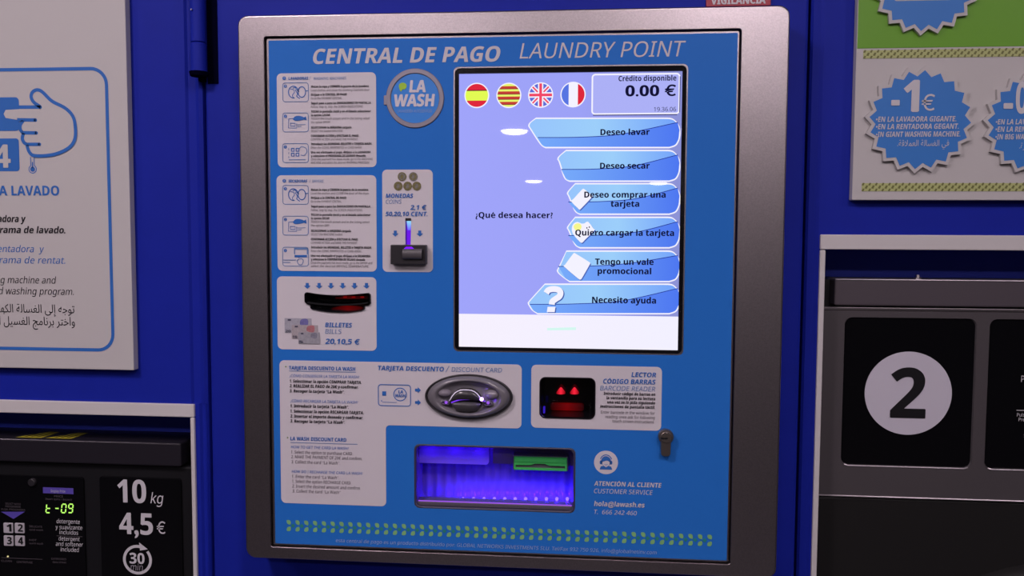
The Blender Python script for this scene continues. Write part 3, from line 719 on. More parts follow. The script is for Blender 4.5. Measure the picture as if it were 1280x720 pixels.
for sx in (-1, 1):
    mb = MB(); e0 = bc[0]+sx*27*U+.4*U; ez = bc[1]-3.4*U
    pr = smooth([(e0-6*U,ez+1*U),(e0-2*U,ez+3.2*U),(e0+4*U,ez+2.4*U),(e0+6.4*U,ez-.6*U),(e0+4*U,ez-3.2*U),(e0-4*U,ez-3*U)],True,4)
    mb.loft([A3(pr,YC-.002),A3(grow(pr,-.0004),YC-.008),A3(grow(pr,-.0016),YC-.009),A3(grow(pr,-.0022),YC-.0065)], mat('reader_clear_%d'%sx, (.16,.14,.20), rough=.12), cap1=True); part('slot_lens', mb, CR)
mb = MB(); y = YC-.0116
mb.stroke(smooth([q(564,503.2,YC-.011),q(575,499.6,YC-.011),q(586,499,YC-.011),q(598,499.6,YC-.011),q(607,501.6,YC-.011)]), 1.5*U, y, glow('slot_violet', (0.22,0.05,0.95), 1.0)); part('slot_glow', mb, CR, 'glowing violet card slot')
mb = MB(); c2 = q(601.8,499.4,YC-.0135)
mb.rev(c2[0], c2[1], [(.0024,YC-.011),(.0022,YC-.0125),(.0013,YC-.0135),(.0004,YC-.0138)], glow('violet_spot', (0.45,0.25,1.0), 6.0), 14, cap=True); part('reader_led', mb, CR, 'bright violet light')
for px, py in ((557.5,503.2),(610,503.6)):
    mb = MB(); c3 = q(px,py,YC-.0095); mb.rev(c3[0], c3[1], [(.0020,YC-.0085),(.0017,YC-.0097),(.0006,YC-.0101)], glow('violet_dot_%d'%px, (0.40,0.12,1.0), .8), 12, cap=True)
    part('reader_led', mb, CR, 'dim violet light at the slot end')
lamp_point_ = (c2[0], YC-.0150, c2[1])
ld = bpy.data.lights.new('reader_lamp', 'POINT'); ld.energy = .0022; ld.shadow_soft_size = .001; ld.color = (.12,.02,1.0)
lo = bpy.data.objects.new('reader_lamp', ld); COL.objects.link(lo); lo.parent = CR; lo.location = Vector(lamp_point_)-ORG[CR]
# --- barcode reader
mb = MB()
mb.text('LECTOR', 789.2, 471.6, 820, 5.8, YT, ink_blue, .028, .15, 2, .0004, True); mb.text('CÓDIGO BARRAS', 753.8, 480.5, 819.6, 5.8, YT, ink_blue, .028, .15, 2, .0004, True); mb.text('BARCODE READER', 750, 489.3, 819, 5.8, YT, ink_light, .004, .15, 2, .0004, True)
part('title_lettering', mb, CF)
mb = MB()
for t, xa, y, xb in (('Introducir código de barras en',754.5,494.8,819.2),('la ventanilla para su lectura',758,500.2,819),('una vez se lo pida siguiendo',759,505.5,818.8),('instrucciones de pantalla táctil.',750.3,511,818.6)): mb.text(t, xa, y, xb, 3.7, YT, ink_black, .02, .12, 1, .0004, True)
part('instruction_lettering', mb, CF, 'bold black lines'); mb = MB()
for t, xa, y, xb in (('Enter barcode in the window for',751,518.4,818.6),('reading once ask for following',756.5,524,818.5),('touch screen instructions.',765.5,529.3,818)): mb.text(t, xa, y, xb, 3.7, YT, ink_grey, .006, .12, 1, .0004, True)
part('instruction_lettering', mb, CF)
b0, b1, b2, b3 = BARW
mb = MB(); D = .043
rg = lambda i, y: A3(rrect(b0+i,b1+i,b2-i,b3-i,.007-min(i,.005),5), y)
mb.loft([rg(-.0004,YC), rg(0,YC-.0012), rg(.0012,YC-.0012), rg(.0016,YC+.002), rg(.002,YC+D)], black_gloss, cap1=True)
BW = part('barcode_window', mb, T, 'black recessed barcode window')
yb_ = YC+.030
for px in (701, 718):
    mb = MB(); mb.plate([pxs(smooth([(px-5.5,492),(px-3.5,488.5),(px,485),(px+3.5,488.5),(px+5.5,492),(px,493)],True,4), yb_)], yb_, yb_+.006, grad('scan_red_%d'%px, (0.22,0.0,0.002,1), (0.22,0.0,0.002,1), 0, 1.0, [(.5,(1.0,0.02,0.05,1))])); part('scan_light_and_glint', mb, BW, 'bright red scanning lamp')
mb = MB(); a = rect(688,505,730,513.5,yb_)
mb.rbox(a[0],a[1],a[2],a[3],.003,yb_,yb_+.008,grad('scan_reflection', (0.012,0,0,1), (0.012,0,0,1), 0, 1.0, [(.25,(0.08,0.0,0.0,1)),(.5,(0.15,0.0,0.0,1)),(.75,(0.08,0.0,0.0,1))]),bev=.001); part('scan_light_and_glint', mb, BW, 'painted dull red reflection')  # glowing strip painted as the reflection of the scanning lamps
mb = MB(); a = rect(679,508,681.5,516,YC+.01); mb.rbox(a[0],a[1],a[2],a[3],.0008,YC+.006,YC+.012,glow('blue_glint',(0.03,0.01,0.45),1),bev=.0003); part('scan_light_and_glint', mb, BW, 'small painted blue glint')  # glowing bar painted as a glint, no indicator lamp

# --- lock cylinder
lockm = mat('lock_metal', (0.30,0.26,0.23), rough=0.32, metal=0.9)
kc = q(832.6, 546.5, YO-.008); kr = 9.4*U; kw = 6.4*U; kz = q(832, 571, YO-.008)[1]
th = math.asin(kw/kr)
outl = [(kc[0]+kr*math.sin(a), kc[1]+kr*math.cos(a)) for a in [(-(PI-th)+2*(PI-th)*i/28) for i in range(29)]]
outl += [(kc[0]+kw*.9, kz+kw*.5)]+[(kc[0]+kw*.9*math.cos(a), kz+kw*.5-kw*.5*math.sin(a)) for a in [PI*i/8 for i in range(1,8)]]+[(kc[0]-kw*.9, kz+kw*.5)]
mb = MB(); mb.loft([A3(outl,YO), A3(outl,YO-.0072), A3(grow(outl,-.0008),YO-.0082)], lockm, cap1=True); LK = part('lock_cylinder', mb, T, 'metal keyhole-shaped lock cylinder')
mb = MB(); mb.rev(kc[0], kc[1], [(kr*.74,YO-.0082),(kr*.74,YO-.0094),(kr*.68,YO-.0100)], mat('lock_plug_metal',(0.40,0.35,0.31),rough=.25,metal=.9), 24, cap=True); PLG = part('lock_plug', mb, LK)
mb = MB(); kx, kz_ = kc[0]-2*U, kc[1]-1*U
mb.plate([smooth([(kx-4*U,kz_-1.2*U),(kx-4*U,kz_+1*U),(kx,kz_+.7*U),(kx+3.5*U,kz_+1.1*U),(kx+3.6*U,kz_-.9*U),(kx,kz_-1.3*U)],True,3)], YO-.0102, YO-.0099, black_matt); part('keyhole', mb, LK)

# --- delivery tray
t0, u0, t1, u1 = TRAY
tray_m = mat('tray_plastic', (0.13,0.07,0.34), rough=0.22)
tray_dark = mat('tray_dark', (0.10,0.09,0.12), rough=0.4)
mb = MB(); D = .042
rg = lambda i, y: A3(rrect(t0+i,u0+i,t1-i,u1-i,.007,5), y)
# fluted back wall: shallow ribs that the LEDs graze
mb.loft([rg(-.0008,YP-.0008), rg(0,YP-.0012), rg(.0012,YP-.0006), rg(.0014,YP+.004)], mat('tray_rim', (0.05,0.045,0.08), rough=0.4))
mb.loft([rg(.0014,YP+.004), rg(.0014,YP+D)], tray_m)
nb = 120; zt, zb_ = u1-.0014, u0+.0014
top = []; bot = []
for i in range(nb+1):
    x = t0+.0014+(t1-t0-.0028)*i/nb; w = .0012*math.cos(2*PI*(i/nb)*(t1-t0)/.0128)
    top.append((x, YP+D-.001+w, zt)); bot.append((x, YP+D-.001+w, zb_))
mb.loft([top, bot], tray_m, closed=False)
TR_ = part('delivery_tray', mb, T, 'recessed tray glowing violet')
# front lip of the tray
mb = MB(); zl = q(620,629,YP+.02)[1]
mb.rbox(t0+.0016, u0+.0014, t1-.0016, u0+.0062, .0015, YP+.003, YP+.022, tray_dark, bev=.0008, n=3)
part('tray_lip', mb, TR_)
mb = MB(); zz = u0+.0066
mb.cyl((t0+.003, YP+.005, u0+.0064), (1,0,0), .0009, .0009, t1-t0-.006, glow('lip_glow', (0.42,0.12,0.95), .85), n=10)
part('lip_light_line', mb, TR_, 'pink violet line along the tray lip')
# LEDs at the foot of the back wall
led_m = glow('tray_led', (0.30,0.16,1.0), 1.3)
def lamp_point(parent, name, loc, w, rad, col):
    ld = bpy.data.lights.new(name, 'POINT'); ld.energy = w; ld.shadow_soft_size = rad; ld.color = col
    o = bpy.data.objects.new(name, ld); COL.objects.link(o); o.parent = parent; o.location = Vector(loc)-ORG[parent]
LEDW = 0.020
for i in range(12):
    px = 565.5+13.05*i
    yl = YP+D-.006; cc = q(px, 624.5, yl)
    mb = MB(); mb.rev(cc[0], cc[1], [(.0022,yl+.004),(.0020,yl),(.0012,yl-.0016),(.0003,yl-.002)], led_m, 12, cap=True)
    o = part('tray_led', mb, TR_)
    lamp_point(o, 'tray_led_lamp', (cc[0], yl-.0035, cc[1]+.003), LEDW*(1.0 if i else .5), .0015, (0.03,0.003,1.0))
mb = MB(); mb.rbox(t0+.004, u0+.0022, t1-.004, u0+.0050, .001, YP+.0225, YP+.0250, glow('lip_fill', (0.03,0.0,1.0), 15.0), bev=.0004, n=2); part('lip_fill_strip', mb, TR_, 'added violet fill strip hidden behind the lip')  # added, unseen from the front: fills the tray with violet light
mb = MB(); a = rect(519.5, 625.5, 718, 631, YP+D-.012); mb.box(t0+.002, t1-.002, YP+D-.016, YP+D-.009, u0+.0016, a[1]+.002, tray_dark); part('led_bar', mb, TR_)
# translucent reject flap top left
fm = bpy.data.materials.new('opal_flap'); fm.use_nodes = True; nt = fm.node_tree
bs = nt.nodes['Principled BSDF']; bs.inputs['Base Color'].default_value = (.35,.22,.65,1); bs.inputs['Roughness'].default_value = .35
tb = nt.nodes.new('ShaderNodeBsdfTranslucent'); tb.inputs[0].default_value = (.6,.35,.95,1); mx = nt.nodes.new('ShaderNodeMixShader'); mx.inputs[0].default_value = .6
nt.links.new(bs.outputs[0], mx.inputs[1]); nt.links.new(tb.outputs[0], mx.inputs[2]); nt.links.new(mx.outputs[0], nt.nodes['Material Output'].inputs['Surface'])
yf = YP+.018; fx1, fz0 = q(611, 581, yf)
mb = MB(); r = .004
out = [(t0+.0016,u1-.002)] + [(t0+.0016,fz0)] + [(fx1-r+r*math.sin(a), fz0+r-r*math.cos(a)) for a in [PI/2*i/6 for i in range(7)]] + [(fx1,u1-.002)]
mb.plate([out], yf, yf+.0025, fm, back=True); part('reject_flap', mb, TR_, 'translucent violet coin return flap')
mb = MB(); mb.plate([[(fx1+.003,u1-.002),(fx1+.003,q(660,577,YP+.035)[1]-.004),(t1-.002,q(660,577,YP+.035)[1]-.004),(t1-.002,u1-.002)]], YP+.036, YP+.040, mat('tray_header', (.13,.09,.15), rough=.4)); part('tray_header', mb, TR_)
# bare point lights added behind the flap to make it glow
for i in range(3):
    lamp_point(TR_, 'flap_fill', (t0+.018+.030*i, yf+.012, u1-.010), .010, .003, (0.10,0.01,1.0))
# green card outlet
grn = mat('green_plastic', (0.05,0.36,0.09), rough=.25, emit=(0.02,0.20,0.04), es=.30)
yg = YP+.020; a = rect(642.5, 572, 708.5, 588, yg)
mb = MB(); gx0, gz0, gx1, gz1 = a; gm = (gz0+gz1)/2; h = gz1-gz0
sl = [(gx0+.002,gz0+h*.16),(gx1-.002,gz0+h*.16),(gx1-.002,gz0+h*.38),(gx0+(gx1-gx0)*.66,gz0+h*.40),(gx0+(gx1-gx0)*.58,gz0+h*.52),(gx0+(gx1-gx0)*.40,gz0+h*.52),(gx0+(gx1-gx0)*.32,gz0+h*.40),(gx0+.002,gz0+h*.38)]
mb.plate([rrect(gx0,gz0,gx1,gz1,.0006,2), sl], yg, yg+.014, grn)
mb.rbox(gx0+.0008,gz0+h*.66,gx1-.0008,gz0+h*.94,.0004,yg-.0016,yg,grn,bev=.0006,n=2)
OUT_ = part('card_outlet', mb, TR_, 'green card outlet')
mb = MB(); mb.rbox(gx0-.0016,gz0-.0010,gx1+.0016,gz1+.0010,.0006,yg+.003,yg+.030,tray_dark,bev=.0004,n=2); part('outlet_housing', mb, TR_)

# --- touch screen
mb = MB(); YS = YP+.004
act = (q(574,260,YS)[0], q(710,435.3,YS)[1], q(850,260,YS)[0], q(710,91,YS)[1])
mb.plate([rrect(scr[0]+.0002,scr[1]+.0002,scr[2]-.0002,scr[3]-.0002,.006,5), rrect(act[0],act[1],act[2],act[3],.0004,2)], YP+.001, YP+.008, black_gloss)
part('screen_bezel', mb, T, 'black screen surround')
mb = MB()
mb.plate([[(act[0]-.001,act[1]-.001),(act[2]+.001,act[1]-.001),(act[2]+.001,act[3]+.001),(act[0]-.001,act[3]+.001)]], YS, YS+.004, grad('screen_lavender', rgb(160,164,250), rgb(140,146,212), 0, 1.0, [(.55,rgb(156,161,246))]))
SCN = part('screen', mb, T, 'lit touch screen with a lavender menu')
sw = glow('screen_white', rgb(244,242,255)); sk = glow('screen_ink', (0.004,0.004,0.03)); SV = YS-.0003
mb = MB(); a = rect(573.6, 394, 849.5, 435.3, SV); mb.plate([[(act[0],act[1]),(act[2],act[1]),(act[2],a[3]),(act[0],a[3])]], SV, YS, grad('screen_strip', rgb(246,240,254), rgb(242,240,255), 0))
mb.plate([pxs([(684,410),(720,409),(720,412.5),(684,413)],SV)], SV-.0002, SV, glow('screen_mint', rgb(212,248,240)))
part('status_strip', mb, SCN, 'white strip along the screen bottom')
# credit box
mb = MB(); a = rect(739.5, 91.8, 850, 143, SV)
mb.plate([rrect(a[0],a[1],a[2],a[3],.004,5)], SV, YS, glow('credit_fill', rgb(172,176,246)))
mb.stroke(rrect(a[0]+.0008,a[1]+.0008,a[2]-.0008,a[3]-.0008,.0035,5), 1.9*U, SV-.0002, sw, True)
mb.stroke([(a[0]+.002,a[1]-.0006),(a[2]-.003,a[1]-.0006)], 1.2*U, SV-.0003, glow('credit_shade', rgb(60,62,120)))  # dark lines are the box's shade, drawn in the screen picture
mb.stroke([(a[2]-.0001,a[1]+.002),(a[2]-.0001,a[3]-.004)], 1.0*U, SV-.0003, MATS['credit_shade'])
mb.text('Crédito disponible', 773, 101.6, 845.5, 6.6, SV, sk, .02, 0, 2); mb.text('0.00 €', 781.5, 120.4, 844.7, 13.4, SV, sk, .035, 0, 4); mb.text('19.36.06', 817.3, 139.4, 845, 5.4, SV, sk, .006, 0, 2)
part('credit_box', mb, SCN, 'framed credit amount 0.00 €')
# flags
def clipc(poly, c, r, n=40):
    """convex polygon clipped by a disc outline"""
    out = ell(c[0], c[1], r, n=n)
    def inside(p, a, b): return (b[0]-a[0])*(p[1]-a[1])-(b[1]-a[1])*(p[0]-a[0]) >= 0
    def inter(p, s, a, b):
        d1 = (b[0]-a[0], b[1]-a[1]); d2 = (s[0]-p[0], s[1]-p[1]); den = d1[0]*d2[1]-d1[1]*d2[0]
        t = (d1[0]*(a[1]-p[1])-d1[1]*(a[0]-p[0]))/den if den else 0
        return (p[0]+d2[0]*t, p[1]+d2[1]*t)
    for i in range(len(poly)):
        a, b = poly[i], poly[(i+1) % len(poly)]; new = []
        for j in range(len(out)):
            s_, p_ = out[j], out[j-1]
            if inside(s_, a, b):
                if not inside(p_, a, b): new.append(inter(p_, s_, a, b))
                new.append(s_)
            elif inside(p_, a, b): new.append(inter(p_, s_, a, b))
        out = new
        if not out: break
    return out
fr_, fy_ = glow('flag_red', rgb(222,38,58)), glow('flag_yellow', rgb(226,250,82))
fdr, fb_, fpk = glow('flag_dark_red', rgb(196,62,52)), glow('flag_blue', rgb(92,108,214)), glow('flag_rose', rgb(240,70,100))
fbl, fcy = glow('flag_french_blue', rgb(86,116,226)), glow('flag_catalan_yellow', rgb(232,244,110))
def band(mb, c, r, xa, xb, za, zb2, y, m):
    l = clipc([(c[0]+xa*r,c[1]+za*r),(c[0]+xb*r,c[1]+za*r),(c[0]+xb*r,c[1]+zb2*r),(c[0]+xa*r,c[1]+zb2*r)], c, r)
    if len(l) > 2: mb.plate([l], y, y, m)
def slant(mb, c, r, ang, hw, y, m, off=0.0, half=None):
    ca, sa = math.cos(ang), math.sin(ang); a0, a1 = (-1.2, 1.2) if half is None else half
    P2 = lambda u, v: (c[0]+(u*ca-v*sa)*r, c[1]+(u*sa+v*ca)*r)
    mb.plate([clipc([P2(a0,off-hw),P2(a1,off-hw),P2(a1,off+hw),P2(a0,off+hw)], c, r)], y, y, m)
for i, (px, py) in enumerate(((596,119.3),(636,119.2),(675.8,118.8),(716.3,118.2))):
    c = q(px, py, SV); r = 14.2*U; mb = MB()
    mb.plate([ell(c[0],c[1],15.6*U,n=40)], SV, YS, sw); y = SV-.0002
    if i == 0:
        band(mb,c,r,-1,1,-1,-.45,y,fr_); band(mb,c,r,-1,1,-.45,.42,y,fy_); band(mb,c,r,-1,1,.42,1,y,fr_); band(mb,c,r,-1,1,.39,.46,y-.0001,sk)
    elif i == 1:
        mb.plate([ell(c[0],c[1],r,n=40)], y, y, fcy)
        for z in (-.78,-.33,.12,.57): band(mb,c,r,-1,1,z-.02,z+.22,y-.0001,fdr)
        for z in (-.82,-.37,.08,.53): band(mb,c,r,-1,1,z-.01,z+.04,y-.0002,glow('flag_line_%d'%(z*100), rgb(90,40,50)))
    elif i == 2:
        mb.plate([ell(c[0],c[1],r,n=40)], y, y, fb_)
        for a in (PI/4, -PI/4): slant(mb,c,r,a,.17,y-.0001,sw)
        for a in (PI/4, -PI/4): slant(mb,c,r,a,.07,y-.0002,fpk)
        for a in (0, PI/2): slant(mb,c,r,a,.23,y-.0003,sw); slant(mb,c,r,a,.12,y-.0004,fpk)
    else:
        band(mb,c,r,-1,-.38,-1,1,y,fbl); band(mb,c,r,-.38,.42,-1,1,y,sw); band(mb,c,r,.42,1,-1,1,y,fr_)
    part('flag', mb, SCN, ('Spanish flag disc','Catalan flag disc','British flag disc','French flag disc')[i])
# menu buttons
bt = grad('button_top', rgb(150,196,252), rgb(112,160,250), 0, 1.0, [(.45,rgb(156,206,250))]); bl = grad('button_low', rgb(120,172,250), rgb(76,118,240), 0)
bline = glow('button_line', rgb(34,52,150))
def button(name, L, top, bot, tip, tl_, blx, wave, texts, label, extra=None):
    """tip: leftmost corner, tl_: x where the top edge starts, blx: x where the bottom edge starts"""
    mb = MB(); R_ = 849.5
    def shape(g_):
        h = bot-top
        return smooth([(tl_,top-g_),(R_-20,top-g_)],n=3)[:-1] + smooth([(R_-20,top-g_),(R_-9,top+1.0-g_),(R_-2+g_,top+h*.22),(R_+g_,top+h*.48),(R_-1+g_,top+h*.72),(R_-5+g_*.7,bot-3+g_*.7),(R_-13,bot+g_)],n=4)[:-1] + \
               [(R_-13,bot+g_),(blx,bot+g_)] + smooth([(blx,bot+g_),(blx-6-g_,bot-4),(tip[0]+2-g_,tip[1]+4),(tip[0]-g_,tip[1]),(tip[0]+2-g_,tip[1]-4),(tl_,top-g_)],n=5)[1:-1]
    mb.plate([pxs(shape(1.0),SV)], SV, YS, sw)
    mb.plate([pxs(shape(-.7),SV)], SV-.0002, SV, bt)
    # deeper blue below the wave
    sh = shape(-.7)
    wpts = smooth([(tip[0]+wave[0],wave[1]),(tip[0]+wave[0]+(R_-tip[0])*.30,wave[1]-.6),(R_-(R_-tip[0])*.38,wave[1]-4.5),(R_-2.5,top+(bot-top)*.14)],n=8)
    low = [p for p in wpts]
    lowsh = []
    started = False
    right = [(R_-.2,top+(bot-top)*.40),(R_-.6,top+(bot-top)*.50),(R_-1.6,top+(bot-top)*.72),(R_-5.6,bot-3.4),(R_-13,bot-.7)]
    left = [(blx,bot-.7),(blx-5.3,bot-4)]
    mb.plate([pxs(low+right+left,SV)], SV-.0004, SV-.0002, bl)
    mb.stroke(pxs(wpts,SV), .9*U, SV-.0005, bline)
    for t, xa, y, xb, cp in texts: mb.text(t, xa, y, xb, cp, SV, sk, .034, 0, 2, .0009)
    o = part(name, mb, SCN, label)
    return o
r1 = button('menu_button', 0, 148, 184.3, (661.3,157), 670, 682, (11,172), [('Deseo lavar',750.5,169,812,7.4)], 'Deseo lavar button')
r2 = button('menu_button', 0, 188.3, 226.3, (697.6,199), 707.5, 712, (4,211.8), [('Deseo secar',750,211,812,7.4)], 'Deseo secar button')
r3 = button('menu_button', 0, 229.8, 267.6, (709.6,242), 719, 725, (.8,252.5), [('Deseo comprar una',730.3,247,832,7.4),('tarjeta',763.2,258.4,799,7.4)], 'Deseo comprar una tarjeta button')
r4 = button('menu_button', 0, 271.8, 309.6, (709.6,285), 719, 725, (.8,294.4), [('Quiero cargar la tarjeta',719,294.4,842.5,7.4)], 'Quiero cargar la tarjeta button')
r5 = button('menu_button', 0, 314, 351.8, (697,338), 708, 712, (.8,333), [('Tengo un vale',743.8,330.6,817,7.4),('promocional',747,342.2,814,7.4)], 'Tengo un vale promocional button')
r6 = button('menu_button', 0, 355.4, 392, (660.8,379.5), 681, 672, (1.5,380.4), [('Necesito ayuda',740,378.5,820,7.6)], 'Necesito ayuda button')
def cardicon(parent, pts, label, fn=None):
    mb = MB(); l = pxs(smooth(pts, True, 2), SV); mb.plate([[(x+1.0*U, z-1.2*U) for x, z in l]], SV-.0006, SV-.0005, glow('icon_edge_%s'%parent.name, rgb(70,96,180)))  # offset copy is a drop shade drawn in the screen picture
    mb.plate([l], SV-.0008, SV-.0006, sw)
    if fn: fn(mb)
    part('button_icon', mb, parent, label)
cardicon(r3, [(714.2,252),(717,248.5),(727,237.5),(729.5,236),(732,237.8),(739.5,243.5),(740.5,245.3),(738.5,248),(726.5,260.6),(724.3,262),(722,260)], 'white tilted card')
def f4(mb):
    mb.plate([pxs(smooth([(717,283),(720,279.5),(724.5,279.5),(727,283),(725,287.5),(719.5,288)],True,4),SV)], SV-.001, SV-.0008, glow('icon_yellow', rgb(246,246,140)))
    for x,y_ in ((733,285),(736,284)): mb.plate([pxs([(x,y_-1),(x+1.3,y_-1),(x+1.3,y_+.8),(x,y_+.8)],SV)], SV-.001, SV-.0008, sk)
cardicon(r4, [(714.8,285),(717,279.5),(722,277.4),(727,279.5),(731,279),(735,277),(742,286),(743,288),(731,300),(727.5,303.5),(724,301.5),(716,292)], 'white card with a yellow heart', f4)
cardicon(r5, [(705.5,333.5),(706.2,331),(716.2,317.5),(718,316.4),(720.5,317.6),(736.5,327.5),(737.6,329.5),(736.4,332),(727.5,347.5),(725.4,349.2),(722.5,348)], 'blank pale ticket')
mb = MB()
qp = smooth([(682.8,366.2),(685.5,362.6),(691,361.2),(697.5,362),(700.6,365.6),(699.2,370.4),(694.6,373.6),(690.6,376.8),(689.8,380.6)], n=6)
for dx, lift, m_ in ((1.3, .0010, glow('icon_edge_q', rgb(60,88,170))), (0, .0013, sw)):  # offset copy is the question mark's drawn drop shade
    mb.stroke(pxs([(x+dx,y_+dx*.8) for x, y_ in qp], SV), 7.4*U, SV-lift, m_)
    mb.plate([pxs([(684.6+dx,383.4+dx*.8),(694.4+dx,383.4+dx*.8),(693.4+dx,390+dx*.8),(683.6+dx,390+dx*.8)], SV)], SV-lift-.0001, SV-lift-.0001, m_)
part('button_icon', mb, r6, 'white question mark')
mb = MB(); mb.text('¿Qué desea hacer?', 594.4, 272.4, 691, 7.2, SV, sk, .03, 0, 2); part('question_lettering', mb, SCN)

# ------------------------------------------------------------------ instruction poster, left
PB = thing('instruction_poster', 'white panel with a blue pointing hand and washing instructions, left of the terminal', 'poster', (-0.72, YW, 1.225))
YB = YW-.012
bx1 = (q(162,100,YB)[0]+q(163.5,440,YB)[0])/2; bz0 = (q(10,459,YB)[1]+q(150,463.3,YB)[1])/2
mb = MB(); mb.rbox(-1.15, bz0, bx1, 1.86, .0012, YB, YW-.001, poster_white, bev=.0008, n=2); part('board', mb, PB)
y = YB-.0004
ox0, ox1 = -1.10, (q(136,120,YB)[0]+q(138.5,400,YB)[0])/2; oz0 = (q(5,434.5,YB)[1]+q(115,438,YB)[1])/2; oz1 = (q(5,88.5,YB)[1]+q(115,84.5,YB)[1])/2
V = .00104
mb = MB(); mb.stroke(rrect(ox0,oz0,ox1,oz1,.021,8), 4.2*V, y, ink_blue, True); part('printed_outline', mb, PB, 'rounded blue outline')
H = lambda pts, n=5, cl=False: smooth(pxs(pts, YB, 4, 0, 80), cl, n)
mb = MB()
a = q(23.6,121.5,YB); b = q(23.6,163.5,YB)
mb.plate([rrect(a[0]-.10, b[1], a[0], a[1], .005, 5)], y, y, ink_blue)
a = q(23.6,173,YB); b = q(23.6,214,YB)
mb.plate([rrect(a[0]-.042, b[1], a[0], a[1], .004, 5)], y, y, ink_blue)
part('key_tile', mb, PB, 'blue programme keys')
mb = MB(); mb.text('4', -7, 209.5, 14.2, 28.5, YB, poster_white, .03, 0, 4, .0008); part('key_number', mb, PB, 'white 4')
hand = [(205,215),(172,192),(158,165),(166,140),(190,130),(216,142),(262,186),(325,219),(362,255),(377,300),(377,372),(345,420),(270,453),(180,459),(150,442),(137,405)]
mb = MB()
fill = H([(205,215)]+hand[1:], 5) + pxs([(135,402),(112,380),(112,350),(100,325),(106,292),(115,284),(60,275),(30,270),(20,250),(30,230),(95,226),(200,222)], YB, 4, 0, 80)
mb.plate([fill], y-.0003, y-.0003, poster_white)
w = 4.3*V; y2 = y-.0006
mb.stroke(H(hand), w, y2, ink_blue)
mb.stroke(pxs([(95,216),(204,216)],YB,4,0,80), w, y2, ink_blue)
mb.stroke(pxs([(88,279),(180,281)],YB,4,0,80), w, y2, ink_blue)
mb.stroke(H([(118,284),(104,305),(104,328),(116,344)])+pxs([(184,345)],YB,4,0,80), w, y2, ink_blue)
mb.stroke(H([(120,346),(114,372),(122,392),(136,402)])+pxs([(200,402)],YB,4,0,80), w, y2, ink_blue)
for x_, y_ in ((204,216),(180,281),(184,345),(200,402)):
    c = q(x_/4, 80+y_/4, YB); mb.plate([ell(c[0],c[1],w/2,n=14)], y2, y2, ink_blue)
part('hand_picture', mb, PB, 'blue outlined pointing hand')
mb = MB(); c = q(41, 210.5, YB)
mb.stroke([(c[0]-2.4*V,c[1]+14*V),(c[0]-2.4*V,c[1]+4*V)]+[(c[0]+5*V*math.sin(t),c[1]-1*V-5*V*math.cos(t)) for t in [math.radians(-150+300*i/16) for i in range(17)]]+[(c[0]+2.4*V,c[1]+4*V),(c[0]+2.4*V,c[1]+14*V)], 1.0*V, y, ink_blue)
mb.plate([ell(c[0],c[1]-1*V,3.2*V,n=18)], y, y, ink_blue); mb.stroke([(c[0],c[1]),(c[0],c[1]+8*V)], 1.6*V, y, ink_blue)
part('thermometer_picture', mb, PB)
mb = MB(); mb.text('TEMPERATURA LAVADO', -98, 244.2, 74.4, 11.8, YB, ink_blue, .028, 0, 3); part('heading_lettering', mb, PB)
mb = MB()
mb.text('Seleccione lavadora y', -66, 277.3, 32.5, 8.2, YB, ink_black, .012, .2, 3); mb.text('elija el programa de lavado.', -61, 291.0, 82, 8.2, YB, ink_black, .012, .2, 3)
part('instruction_lettering', mb, PB, 'Spanish lines in black italics'); mb = MB()
mb.text('Select the washing machine and', -80, 353, 70.5, 8.4, YB, ink_black, .008, .2, 3); mb.text('desired washing program.', -30, 367.3, 92.5, 8.4, YB, ink_black, .008, .2, 3)
part('instruction_lettering', mb, PB, 'English lines in black italics')
mb = MB(); mb.text('Seleccioni rentadora  y', -60, 314.6, 55.5, 8.2, YB, ink_blue, .006, .2, 3); mb.text('triï el programa de rentat.', -56, 328.5, 81.8, 8.2, YB, ink_blue, .006, .2, 3); part('instruction_lettering', mb, PB, 'blue italic lines')
# Arabic lines, letter forms joined by hand
AR = {'ا':('\ufe8d','\ufe8e'),'ل':('\ufedd','\ufede','\ufedf','\ufee0'),'ت':('\ufe95','\ufe96','\ufe97','\ufe98'),'و':('\ufeed','\ufeee'),'ج':('\ufe9d','\ufe9e','\ufe9f','\ufea0'),'ه':('\ufee9','\ufeea','\ufeeb','\ufeec'),
 'إ':('\ufe87','\ufe88'),'ى':('\ufeef','\ufef0'),'غ':('\ufecd','\ufece','\ufecf','\ufed0'),'س':('\ufeb1','\ufeb2','\ufeb3','\ufeb4'),'ة':('\ufe93','\ufe94'),'ك':('\ufed9','\ufeda','\ufedb','\ufedc'),'ر':('\ufead','\ufeae'),
 'ب':('\ufe8f','\ufe90','\ufe91','\ufe92'),'ئ':('\ufe89','\ufe8a','\ufe8b','\ufe8c'),'ي':('\ufef1','\ufef2','\ufef3','\ufef4'),'خ':('\ufea5','\ufea6','\ufea7','\ufea8'),'م':('\ufee1','\ufee2','\ufee3','\ufee4'),'ن':('\ufee5','\ufee6','\ufee7','\ufee8'),
 'ف':('\ufed1','\ufed2','\ufed3','\ufed4'),'ع':('\ufec9','\ufeca','\ufecb','\ufecc'),'ق':('\ufed5','\ufed6','\ufed7','\ufed8'),'ﻻ':('\ufefb','\ufefc')}
def arab(s):
    s = s.replace('لا', 'ﻻ'); out = []
    for i, ch in enumerate(s):
        if ch not in AR: out.append(ch); continue
        f = AR[ch]; prev = i > 0 and s[i-1] in AR and len(AR[s[i-1]]) == 4; nxt = len(f) == 4 and i+1 < len(s) and s[i+1] in AR
        out.append(f[(3 if prev else 2) if nxt else (1 if prev else 0)])
    return ''.join(reversed(out))
